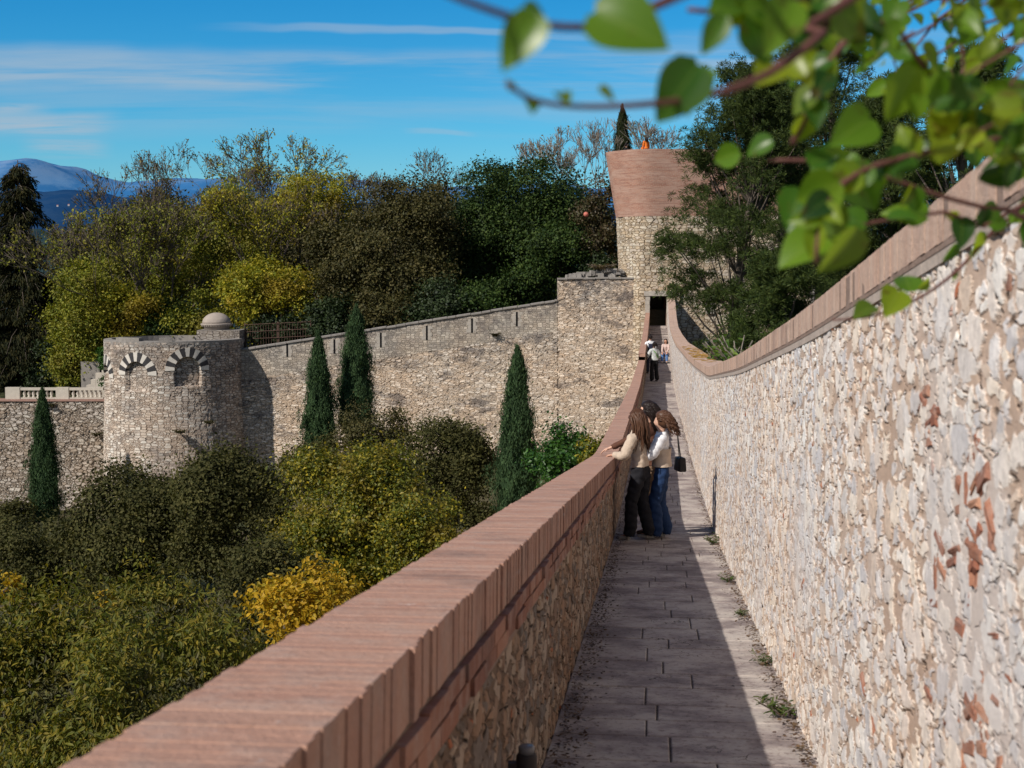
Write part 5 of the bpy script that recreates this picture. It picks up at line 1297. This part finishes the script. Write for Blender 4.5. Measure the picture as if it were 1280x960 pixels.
# garden below the walkway
GG = 'trees and shrubs in the garden below'
def scaleleaf(pxs, Y): return pxs / F * Y
gd = [
 ('olive_tree', 'broad grey-green tree below the round tower, left half of the dark pair', 148, 552, 770, 185, 62, L_olive, dict(leaf=.16, lobes=30, lobe_r=.30, cov=4.2)),
 ('olive_tree', 'broad grey-green tree below the round tower, right half with the higher crown', 272, 540, 770, 140, 60, L_olive, dict(leaf=.16, lobes=28, lobe_r=.30, cov=4.2)),
 ('olive_tree', 'low dull green tree under the leftmost cypress', 34, 640, 790, 130, 64, L_olive, dict(leaf=.16, lobes=26, cov=4.0)),
 ('turning_tree', 'green tree flecked with yellow in the middle of the garden', 448, 540, 780, 215, 50, L_mixy, dict(leaf=.13, lobes=30, lobe_r=.30, cov=4.2)),
 ('turning_tree', 'yellow-flecked lower bush tucked against the brick parapet', 532, 608, 740, 108, 46, L_mixy, dict(leaf=.12, lobes=24, cov=4.0)),
 ('dark_shrub', 'rounded dark green tree in front of the long wall, left of the lone cypress', 560, 506, 660, 122, 74, L_olive, dict(leaf=.16, lobes=30, cov=3.8)),
 ('dark_shrub', 'thin brownish shrub at the foot of the two close cypresses', 462, 508, 600, 96, 78, L_brown, dict(leaf=.14, lobes=18, cov=2.2, ragged=.3)),
 ('dark_shrub', 'small dull shrub left of the two close cypresses', 392, 540, 640, 84, 80, L_olive, dict(leaf=.15, lobes=16, cov=2.8)),
 ('dark_shrub', 'shadowy green tree between the dark pair and the golden shrub', 345, 655, 850, 120, 40, L_olive, dict(leaf=.11, lobes=30, cov=4.0)),
 ('glossy_shrub', 'glossy bright green shrub right of the lone cypress', 704, 527, 660, 84, 44, L_gloss, dict(leaf=.12, lobes=26, cov=4.4)),
 ('glossy_shrub', 'small yellowish bush beside the arm lying on the parapet', 748, 538, 620, 46, 36, L_mixy, dict(leaf=.09, lobes=12, cov=3.0)),
 ('hackberry_shrub', 'tall leafy shrub filling the lower left corner', 60, 712, 1080, 290, 27, L_near, dict(leaf=.14, tmpl=TWIL, lobes=34, lobe_r=.28, cov=3.3, droop=.6, maxn=90000, tuft=.12)),
 ('hackberry_shrub', 'leafy shrub right of the corner one, touching the golden shrub', 232, 724, 1060, 260, 24, L_near, dict(leaf=.125, tmpl=TWIL, lobes=34, lobe_r=.28, cov=3.3, droop=.6, maxn=90000, tuft=.12)),
 ('hackberry_shrub', 'lowest leafy shrub by the near end of the brick parapet', 120, 800, 1180, 290, 18, L_near, dict(leaf=.095, tmpl=TWIL, lobes=32, lobe_r=.28, cov=3.3, droop=.6, maxn=80000, tuft=.12)),
 ('hackberry_shrub', 'dull leafy shrub behind the corner ones, under the dark pair of trees', 170, 706, 900, 200, 34, L_near, dict(leaf=.14, tmpl=TWIL, lobes=40, cov=3.0, droop=.6, maxn=50000, tuft=.12)),
 ('dark_shrub', 'low dark shrub at the wall foot just right of the round tower', 345, 580, 700, 84, 80, L_olive, dict(leaf=.16, lobes=14, cov=3.4)),
 ('dark_shrub', 'low green shrub at the foot of the lone cypress', 608, 628, 700, 70, 80, L_olive, dict(leaf=.16, lobes=14, cov=3.4)),
 ('dark_shrub', 'low green shrub at the terrace wall foot, cut by the left frame edge', 6, 618, 700, 70, 88, L_olive, dict(leaf=.17, lobes=14, cov=3.4)),
 ('golden_shrub', 'golden yellow shrub rising right behind the near brick parapet', 388, 698, 880, 140, 15.5, L_gold, dict(leaf=.062, tmpl=TL, lobes=34, cov=2.8, ragged=.3)),
 ('golden_shrub', 'small golden sprig topping the shrub in the lower left corner', 14, 716, 764, 34, 28.5, L_gold, dict(leaf=.09, lobes=8, cov=1.8, ragged=.4)),
 ('golden_shrub', 'small golden sprig above the leafy shrubs, between the two', 130, 736, 782, 36, 27.5, L_gold, dict(leaf=.09, lobes=8, cov=1.6, ragged=.4)),
]
for i, (nm, lab, px, a, b, w, Y, m, kw) in enumerate(gd):
    k = dict(maxn=80000); k.update(kw)
    tree(nm, lab, GG, px, a, b, w, Y, m, 600 + i, cat='tree' if 'tree' in nm else 'shrub', trunk_r=.12 if Y > 30 else .06, **k)

# pines on the right
def pine(label, px, ytop, ybot, wpx, Y, seed, clumps, gz=-4.5, leanx=0.0, bounds=None):
    top = P(px, ytop, Y); b = P(px, ybot, Y); H = top.z - gz; R0 = wpx / 2 / F * Y; zb_ = b.z - gz
    root = empty('pine_tree', (top.x, Y, gz), label, 'pine', 'pines beyond the high wall'); r = np.random.default_rng(seed); rr = random.Random(seed)
    mb = MB(); tp = [Vector((-leanx * H + leanx * H * t + .25 * math.sin(t * 5 + seed), .2 * math.cos(t * 4), -.4 + (H) * t)) for t in np.linspace(0, .96, 9)]
    mb.tube(tp, [.26 * (1.05 - t) + .03 for t in np.linspace(0, 1, 9)], 8)
    pos = []; nr = []; dr = []
    for i in range(clumps):
        t = rr.uniform(0, 1) ** .9; z = zb_ + (H - zb_) * t; a = rr.uniform(0, 2 * PI)
        env = R0 * (.55 + .6 * math.sin(PI * min(1, t * .9 + .18)) - .35 * t) * rr.uniform(.35, 1.1)
        c = Vector((env * math.cos(a), env * math.sin(a), z)); k = min(8, int(max(0, z / H) * 8)); s = tp[max(0, k - 1)]
        mid = s.lerp(c, .55) + Vector((0, 0, -.25)); mb.tube([s, mid, c], [.06, .04, .015], 4, cap=False)
        rad = R0 * rr.uniform(.20, .34); nf = rr.randint(26, 38)
        for f in range(nf):
            q = Vector((rr.gauss(0, .5), rr.gauss(0, .5), rr.gauss(0, .26))) * rad * 1.25; fc = c + q
            m = 46; g = r.normal(size=(m, 3)); g = unit(g + np.array([0, 0, .55]))
            pos.append(np.array(fc)[None] + g * r.uniform(.02, .14, (m, 1))); dr.append(g + r.normal(size=(m, 3)) * .2); nr.append(np.cross(g, r.normal(size=(m, 3))) + np.array([0, 0, .4]))
    o = mb.build('trunk', M['bark']); o.parent = root
    pos = np.concatenate(pos); n_ = len(pos); V, Fa = leaves(pos, np.concatenate(nr), .19 * r.uniform(.6, 1.2, n_), (TNAR[0] * np.array([1, .5, 1]), TNAR[1], .1), r, np.concatenate(dr)); o = link('crown', mesh_np('crown', V, Fa), L_pine); o.parent = root
    return root
pine('pine with a leaning trunk and low branches in front of the brick tower', 945, 84, 385, 200, 60, 701, 84, leanx=.05)
pine('darker pine rising high behind the hanging leaves', 1035, 30, 420, 210, 66, 702, 90, gz=-4)
pine('low bushy pine beside the stone foot of the tower', 975, 325, 462, 140, 48, 703, 46, gz=-4.2)
pine('pine beyond the coping at the right, partly hidden by the vine', 1120, 110, 420, 180, 52, 704, 70, gz=-3.5)
pine('pine at the right edge behind the vine', 1215, 60, 350, 180, 46, 705, 40, gz=-3)
pine('pine farther back over the tower terrace', 985, 60, 300, 150, 82, 706, 34, gz=-4)

# agave-like green plant leaning over the coping
def stemmy(name, label, loc, n, size, mat, seed, spread=.5, group=None, cat='plant', tmpl=TL, leaf=.12, up=.6):
    r = np.random.default_rng(seed); rr = random.Random(seed); root = empty(name, loc, label, cat, group); mb = MB(); pos = []; nr = []; dr = []
    for i in range(n):
        a = rr.uniform(0, 2 * PI); d = Vector((math.cos(a) * spread, math.sin(a) * spread, 1)).normalized(); L = size * rr.uniform(.5, 1.1)
        pts = [Vector((0, 0, 0)) + d * L * t + Vector((math.cos(a), math.sin(a), 0)) * .25 * L * t * t for t in (0, .35, .7, 1)]
        mb.tube(pts, [.012 * size + .003] * 4, 4, cap=False)
        for k in range(7):
            t = rr.uniform(.25, 1); p = d * L * t + Vector((math.cos(a), math.sin(a), 0)) * .25 * L * t * t; pos.append(tuple(p)); g = (rr.gauss(0, 1), rr.gauss(0, 1), rr.uniform(0, up * 2)); dr.append(g); nr.append((rr.gauss(0, .5), rr.gauss(0, .5), 1))
    o = mb.build('stem', M['pale_bark']); o.parent = root
    V, Fa = leaves(np.array(pos), np.array(nr), leaf * r.uniform(.6, 1.3, len(pos)), tmpl, r, np.array(dr)); o = link('foliage', mesh_np('foliage', V, Fa), mat); o.parent = root; return root
for i, (px, py, Y, s) in enumerate(((895, 452, 27.5, .5), (908, 446, 26, .65), (922, 438, 24.5, .7), (938, 430, 22, .55))):
    p = P(px, py, Y); p.x = max(p.x, XL(Y) + WID + .52); p.z = float(rtop(Y)) - .25
    stemmy('succulent_plant', ['lowest fleshy green plant leaning over the dip of the coping', 'bushy bright green plant second from the dip of the coping', 'tallest bright green plant behind the coping', 'bright green plant farthest up the coping, under the low pine'][i], p, 20, s, leaf_mat('bright_leaf', [(.07, .15, .02), (.13, .22, .03), (.2, .26, .05)], .35, 2), 800 + i, group='green plants behind the coping', leaf=.13)
# weeds at the foot of the high wall, plants on the old walls
L_weed = leaf_mat('weed_leaf', [(.05, .09, .02), (.09, .14, .03), (.13, .14, .04)], .3, 3)
wd = [(5.0, 'dry weed at the base of the sunlit wall, nearest the camera'), (7.15, 'green rosette weed at the base of the sunlit wall'), (8.6, 'small weed at the wall foot before the green rosette'), (12.6, 'grassy weed at the wall foot in the middle distance'), (15.9, 'green tuft at the wall foot closest to the women'), (10.6, 'tiny weed halfway along the sunlit floor strip')]
for i, (Y, lab) in enumerate(wd):
    stemmy('weed', lab, (XL(Y) + WID - .07, Y, float(floor_s(Y)) - .005), 16, (.24, .13, .08, .09, .13, .06)[i], L_weed, 820 + i, spread=1.2, group='weeds along the foot of the high wall', leaf=(.035, .05, .035, .035, .05, .03)[i], tmpl=TNAR)
wp = [(150, 492, 95.0, 'small weed on the left flank of the round tower'), (122, 545, 100.6, 'scrubby plant where the terrace wall meets the round tower'), (225, 542, 92.9, 'small weed growing low on the round tower face'), (262, 530, 93.4, 'faint weed on the right of the round tower face'), (619, 420, 97.5, 'dark weed growing under the slits of the long wall'), (62, 508, 100.8, 'dry weed at the top of the terrace wall')]
for i, (px, py, Y, lab) in enumerate(wp):
    stemmy('wall_plant', lab, P(px, py, Y), 24, .40, L_brown, 840 + i, spread=1.6, group='weeds rooted in the old walls', leaf=.16)
stemmy('wall_plant', 'dry grassy growth on the broken top beside the tower', (6.2, 98.2, .15), 60, .9, leaf_mat('dry_grass', [(.12, .085, .04), (.16, .11, .05), (.08, .08, .03)], .2, 2), 850, spread=2.2, leaf=.3, tmpl=TNAR, group='weeds rooted in the old walls')
iv, _, _ = crown_mesh('foliage', (.55, .35, 2.0), 860, .15, cov=4, lobes=16, lobe_r=.4)
pi = P(134, 458, 97.3); ir = empty('ivy', (pi.x, 97.3, pi.z - 2), 'green ivy hanging on the left edge of the round tower', 'ivy'); o = link('foliage', iv, L_gloss); o.parent = ir; o.location = (0, 0, 2)
mb = MB(); mb.tube([(0, .3, -1.5), (.1, .2, 1), (0, .2, 3.8)], [.05, .04, .02], 6); o = mb.build('stem', M['bark']); o.parent = ir
# coral ball caught in the shrub beside the tower
mb = MB(); pb = P(732.5, 268, 101.5); mb.lathe([(.18 * math.sin(a), -.18 * math.cos(a)) for a in np.linspace(.02, PI - .02, 14)], (0, 0, 0), 20); o = mb.build('balloon', plain('coral', (.52, .16, .12), .7), None, True); o.location = pb
tag(o, 'small round coral-red balloon in the shrub left of the brick tower', 'balloon')
# hill shrubs masking the far slope on both sides are individual trees above; ground litter along the parapet foot
r = np.random.default_rng(91); N = 9500; Yl = 2 + 40 * r.uniform(0, 1, N) ** 1.6
side = r.uniform(0, 1, N) < .62
off = np.where(side, np.abs(r.normal(0, .075, N)) + .01, WID - np.abs(r.normal(0, .045, N)) - .01)
pos = np.stack([XL(Yl) + off, Yl, floor_z(Yl) + .008 + r.uniform(0, .01, N)], -1)
V, Fa = leaves(pos, np.tile([0, 0, 1.], (N, 1)) + r.normal(size=(N, 3)) * .25, r.uniform(.010, .034, N), TD, r)
tag(link('leaf_litter', mesh_np('leaf_litter', V, Fa), leaf_mat('litter', [(.05, .03, .018), (.10, .055, .03), (.16, .10, .055), (.07, .05, .03)], .05, 2)), 'dry leaf litter and grit along both walls of the walkway', 'leaf litter', kind='stuff')

# ------------------------------------------------------------------ HANGING VINE (foreground)
vg = empty('hanging_vine', (1.0, 1.2, .6), 'out-of-focus leafy vine hanging over the high wall into the upper right', 'vine')
stem_m = plain('vine_stem', (.13, .055, .045), .6, 30, .3)
n = NT('vine_leaf'); geo = n.n('ShaderNodeNewGeometry'); uvn = n.n('ShaderNodeUVMap', uv_map='UVMap').outputs[0]
c = n.ramp(geo.outputs['Random Per Island'], [(0, (.018, .06, .012)), (.22, (.055, .15, .014)), (.65, (.12, .24, .018)), (.85, (.22, .30, .02)), (1, (.07, .14, .02))])
sx = n.n('ShaderNodeSeparateXYZ', {0: uvn}); vein = n.smooth(n.math('ABSOLUTE', n.math('SUBTRACT', sx.outputs[1], .5)), .0, .03, 1, 0)
c = n.mix(n.math('MULTIPLY', vein, .4), c, (.25, .33, .09))
spt = n.smooth(n.noise(n.n('ShaderNodeTexCoord').outputs['Object'], 45, 3).outputs[0], .60, .68); c = n.mix(n.math('MULTIPLY', spt, .5), c, (.10, .045, .015))
p = n.principled(c, .35, None, .5); trn = n.n('ShaderNodeBsdfTranslucent', {'Color': n.mix(1.0, c, (2.3, 1.9, .4), 'MULTIPLY')}).outputs[0]
vine_m = n.out(n.n('ShaderNodeMixShader', {0: .55, 1: p, 2: trn}).outputs[0])
# heart-ovate leaf template, tip along +x
tt = np.linspace(0, 1, 9); wdt = .40 * np.sin(PI * np.clip(tt, 0, 1) ** .62) ** .85; wdt[0] = .10; wdt[-1] = 0
LV = []; LU = []
for t, w in zip(tt, wdt):
    for s in (-1, -.5, 0, .5, 1):
        LV.append((t - (.06 * abs(s) if t < .15 else 0), s * w, .16 * abs(s) * w * 2 - .22 * t * t + .05)); LU.append((t, .5 + s * .5))
LF = []
for i in range(8):
    for j in range(4): LF.append((i * 5 + j, (i + 1) * 5 + j, (i + 1) * 5 + j + 1, i * 5 + j + 1))
LV = np.array(LV); LU = np.array(LU); LF = np.array(LF)
LP, LD, LN, LS = [], [], [], []
def vleaf(base, tip, nrm=None, k=1.0):
    base, tip = Vector(base), Vector(tip); d = tip - base; LP.append(base); LS.append(d.length * k); LD.append(d.normalized())
    LN.append(Vector(nrm) if nrm is not None else Vector((R.gauss(0, .45), -1, R.gauss(.35, .45))))
stems = []
def stem(pts, r0, r1, name='stem'):
    q = [P(*p) if not isinstance(p, Vector) else p for p in pts]
    out = []
    for i in range(len(q) - 1):
        a, b = q[i], q[i + 1]; p0 = q[max(0, i - 1)]; p3 = q[min(len(q) - 1, i + 2)]
        for t in (0, .33, .66):
            out.append(.5 * ((2 * a) + (b - p0) * t + (2 * p0 - 5 * a + 4 * b - p3) * t * t + (3 * a - p0 - 3 * b + p3) * t ** 3))
    out.append(q[-1]); m = len(out); mb = MB(); mb.tube(out, [r0 + (r1 - r0) * i / (m - 1) for i in range(m)], 6); o = mb.build('stem', stem_m, vg, True); stems.append(out)
    return out
# long arching stems (pixel, pixel, metres from the camera)
wallpt = lambda Y, dz=.0: Vector((XL(Y) + WID + .15, Y, float(rtop(Y)) + .02 + dz))
s1 = stem([(545, -14, .72), (600, 8, .74), (680, 31, .78), (760, 30, .82), (850, -6, .86), (930, -40, .95), (1060, -120, 1.1), wallpt(1.3, .25)], .0016, .0042)
s2 = stem([(633, 104, .82), (665, 124, .84), (720, 133, .87), (800, 131, .90), (880, 120, .95), (960, 92, 1.0), (1030, 40, 1.05), (1110, -30, 1.12), wallpt(1.45, .2)], .0013, .0038)
s3 = stem([(905, 118, 1.15), (945, 98, 1.13), (1010, 55, 1.12), (1060, 0, 1.12), (1120, -60, 1.2), wallpt(1.5, .3)], .0022, .0036)
s4 = stem([(1040, 400, 1.9), (1090, 395, 1.9), (1150, 372, 1.92), (1200, 335, 1.95), (1245, 285, 2.0), (1300, 240, 2.1), wallpt(2.2, .05)], .0016, .0032)
s5 = stem([(990, 180, 1.35), (1010, 140, 1.33), (1030, 90, 1.3), (1070, 40, 1.3), (1150, 0, 1.4), wallpt(1.6, .25)], .003, .004)
s6 = stem([(1020, 330, 1.25), (1030, 260, 1.25), (1075, 215, 1.28), (1160, 190, 1.32), (1260, 170, 1.4), (1340, 130, 1.5), wallpt(1.7, .1)], .0022, .004)
s7 = stem([(960, 200, 1.5), (1060, 205, 1.5), (1160, 240, 1.52), (1260, 262, 1.6), (1350, 240, 1.7), wallpt(1.9, .1)], .002, .0035)
s8 = stem([(1010, 300, 1.6), (1080, 280, 1.6), (1180, 265, 1.65), (1290, 250, 1.7), wallpt(1.9, .05)], .0018, .003)
s9 = stem([(1120, 30, 1.3), (1160, 90, 1.35), (1220, 140, 1.4), (1290, 150, 1.5), wallpt(1.8, .1)], .0022, .0035)
s10 = stem([(860, 12, 1.0), (930, 15, 1.02), (1010, -5, 1.1), (1090, -40, 1.2), wallpt(1.5, .2)], .0018, .003)
# hand placed leaves: base px, tip px, distance
hl = [((672, 22), (618, 98), .76, .9), ((655, 12), (700, 30), .8, .6), ((745, 18), (842, 56), .80, 1.15), ((905, 22), (872, 76), .92, .9), ((872, 82), (818, 158), .93, 1.0), ((880, 90), (850, 150), .94, .9),
      ((748, 112), (776, 128), .9, .9), ((700, 118), (716, 133), .87, .7), ((664, 126), (668, 146), .85, .7), ((636, 102), (640, 120), .84, .6),
      ((940, 20), (962, 88), 1.0, 1.1), ((985, 5), (960, 70), 1.0, 1.0), ((930, 10), (990, 30), 1.0, 1), ((890, 12), (940, 5), 1.0, 1),
      ((925, 190), (882, 204), 1.5, .9), ((965, 176), (925, 196), 1.5, .9), ((1000, 90), (985, 112), 1.15, .9), ((990, 70), (1018, 110), 1.15, .9), ((1035, 95), (1010, 130), 1.2, .8),
      ((1140, 85), (1108, 160), 1.25, 1.15), ((1095, 40), (1130, 60), 1.2, 1.1), ((1062, 205), (1098, 272), 1.35, 1.05), ((1050, 228), (988, 255), 1.25, 1.15), ((1052, 255), (995, 300), 1.3, 1.0),
      ((1070, 285), (1024, 352), 1.22, 1.15), ((1030, 300), (968, 330), 1.3, 1.0), ((1000, 240), (980, 300), 1.4, .8), ((1085, 150), (1040, 180), 1.3, 1.0), ((1180, 140), (1168, 195), 1.4, .9),
      ((1218, 292), (1208, 343), 1.95, 1.0), ((1195, 305), (1177, 334), 1.95, .9), ((1138, 366), (1128, 334), 1.92, .9), ((1160, 350), (1145, 368), 1.92, .8), ((1122, 365), (1106, 398), 1.92, .9), ((1090, 384), (1060, 398), 1.9, .8), ((1245, 262), (1215, 275), 1.9, .8), ((1232, 160), (1255, 172), 1.4, .8),
      ((1010, 205), (1060, 190), 1.35, .8), ((1150, 60), (1180, 110), 1.35, 1), ((1040, 10), (1075, 55), 1.1, 1.1), ((1000, 10), (1030, 60), 1.2, 1.0)]
for (a, b, Y, k) in hl:
    A = P(a[0], a[1], Y); Bp = P(b[0], b[1], Y * R.uniform(.97, 1.03)); vleaf(A, Bp, None, .92 * min(k, 1.0))
# leaves along the stems
for si, s in enumerate(stems):
    n_ = [0, 0, 8, 3, 14, 26, 22, 16, 30, 14][si]
    for _ in range(n_):
        i = R.randrange(2, len(s) - 1); p = s[i].lerp(s[i + 1], R.random()) if i + 1 < len(s) else s[i]
        if si in (3,) and p.y < 1.93: continue
        d = Vector((R.gauss(-.2, .7), R.gauss(0, .5), R.gauss(-.5, .6))).normalized(); vleaf(p, p + d * R.uniform(.020, .038))
# dense mass in the upper right corner
k = 0
while k < 300:
    px, py = R.uniform(1010, 1400), R.uniform(-90, 250)
    if py > 60 + (px - 1010) * .62 or (px < 1080 and py > 40 and R.random() < .7): continue
    if R.random() < .35 and px < 1200: continue
    Y = R.uniform(1.15, 2.1)
    p = P(px, py, Y)
    if p.x > XL(Y) + WID + .3 and p.z < rtop(Y): continue
    d = Vector((R.gauss(-.2, .7), R.gauss(0, .6), R.gauss(-.5, .6))).normalized(); vleaf(p, p + d * R.uniform(.018, .036)); k += 1
    if k % 6 == 0:
        q = p + Vector((R.uniform(.1, .25), R.uniform(-.05, .15), R.uniform(.05, .15))); mb = MB(); mb.tube([p - d * .03, p, p.lerp(q, .5) + Vector((0, 0, .02)), q], [.0012, .0016, .002, .0024], 5); mb.build('twig', stem_m, vg)
N = len(LP); LPn = np.array([tuple(v) for v in LP]); D_ = unit(np.array([tuple(v) for v in LD])); N_ = np.array([tuple(v) for v in LN]); N_ = unit(N_ - D_ * np.sum(N_ * D_, 1, keepdims=True)); B_n = np.cross(N_, D_)
S_ = np.array(LS)
wv = np.random.default_rng(2).uniform(.8, 1.15, N)
V = LPn[:, None] + S_[:, None, None] * (LV[None, :, 0:1] * D_[:, None] + LV[None, :, 1:2] * B_n[:, None] * wv[:, None, None] + LV[None, :, 2:3] * N_[:, None])
Fa = (LF[None] + (np.arange(N) * 45)[:, None, None]).reshape(-1, 4)
link('foliage', mesh_np('foliage', V.reshape(-1, 3), Fa, np.tile(LU, (N, 1)), None, True), vine_m, vg)

# ------------------------------------------------------------------ LIGHT, SKY, CAMERA
EL = math.radians(40); AZ = math.radians(230)      # azimuth clockwise from +Y
w = bpy.data.worlds.new('World'); scn.world = w; w.use_nodes = True
n = NT('', w)
sky = n.n('ShaderNodeTexSky'); sky.sky_type = 'NISHITA'; sky.sun_disc = False; sky.sun_elevation = EL; sky.sun_rotation = AZ; sky.air_density = 1.0; sky.dust_density = .3; sky.ozone_density = 2.5; sky.altitude = 200
dv = n.n('ShaderNodeTexCoord').outputs['Generated']; sp = n.n('ShaderNodeSeparateXYZ', {0: dv})
fy = n.math('MAXIMUM', sp.outputs[1], .05); az = n.math('DIVIDE', sp.outputs[0], fy); el = n.math('DIVIDE', sp.outputs[2], fy)
front = n.smooth(sp.outputs[1], .2, .6)
# north sky made bluer than the model and brightened over the dimmed dome
cy = n.ramp(n.smooth(el, -.02, .22), [(0, (.78, 1.22, 1.42)), (.5, (.36, 1.15, 1.52)), (1, (.12, .98, 1.50))])
tint = n.mix(front, (1, 1, 1), cy)
col = n.mix(1.0, sky.outputs[0], tint, 'MULTIPLY')
cv = n.n('ShaderNodeCombineXYZ', {0: az, 1: el, 2: 0.0}).outputs[0]
wisp = n.noise(n.vscale(cv, (1.6, 26, 1)), 1.6, 6, .62, .4).outputs[0]
wisp2 = n.noise(n.vscale(cv, (4, 70, 1), (3, 1, 0)), 1.4, 6, .65, .6).outputs[0]
warpn = n.math('MULTIPLY', n.math('SUBTRACT', n.noise(n.vscale(cv, (2.2, 6, 1)), 1.5, 4).outputs[0], .5), .035)
elw = n.math('ADD', el, warpn)
def band(c, hw, soft, a0, a1, asoft, src, lo, hi, amt):
    v = n.smooth(n.math('ABSOLUTE', n.math('SUBTRACT', elw, c)), hw, hw + soft, 1, 0)
    a = n.math('MULTIPLY', n.smooth(az, a0 - asoft, a0 + asoft), n.smooth(az, a1 - asoft, a1 + asoft, 1, 0))
    m = n.math('MULTIPLY', v, a); return n.math('MULTIPLY', n.math('MULTIPLY', m, n.smooth(src, lo, hi)), amt)
bands = [band(.139, .006, .012, -.9, .16, .12, wisp, .3, .62, .52), band(.120, .010, .022, -.9, .3, .2, wisp, .35, .65, .30), band(.1665, .001, .003, -.17, .06, .06, wisp2, .2, .5, .42),
         band(.1045, .003, .005, -.9, -.285, .02, wisp2, .3, .6, .7), band(.090, .004, .005, -.335, -.285, .012, wisp2, .3, .6, .5), band(.113, .001, .003, -.9, -.33, .02, wisp2, .3, .5, .6),
         band(.152, .006, .010, .02, .5, .05, wisp, .4, .6, .3), band(.0955, .0008, .002, -.07, -.03, .01, wisp2, .2, .5, .3)]
m = bands[0]
for b in bands[1:]: m = n.math('ADD', m, b)
m = n.math('MULTIPLY', n.math('MINIMUM', m, .95), front)
col = n.mix(m, col, (5.2, 6.6, 8.0))
bg = n.n('ShaderNodeBackground', {'Color': col, 'Strength': .075}).outputs[0]
o = n.t.nodes.new('ShaderNodeOutputWorld'); n.t.links.new(bg, o.inputs[0])
sun = bpy.data.lights.new('sun', 'SUN'); sun.energy = 4.9; sun.angle = math.radians(.53); sun.color = (1, .93, .84)
so = bpy.data.objects.new('sun', sun); COL.objects.link(so)
sd = Vector((math.sin(AZ) * math.cos(EL), math.cos(AZ) * math.cos(EL), math.sin(EL)))
so.rotation_euler = sd.to_track_quat('Z', 'Y').to_euler(); so.location = (-20, -20, 40)
cam = bpy.data.cameras.new('camera'); cam.sensor_width = 36; cam.lens = F * 36 / 1280; cam.clip_end = 60000; cam.clip_start = .05
cam.dof.use_dof = True; cam.dof.focus_distance = 32; cam.dof.aperture_fstop = 7.2; cam.dof.aperture_blades = 7
co_ = bpy.data.objects.new('camera', cam); COL.objects.link(co_); co_.rotation_euler = (PI / 2 - PITCH, 0, 0); scn.camera = co_
scn.view_settings.view_transform = 'Standard'; scn.view_settings.look = 'None'; scn.view_settings.exposure = 0
scn.render.resolution_x = 1024; scn.render.resolution_y = 768
scn.cycles.use_denoising = True
scn.cycles.max_bounces = 5; scn.cycles.diffuse_bounces = 3; scn.cycles.transparent_max_bounces = 4
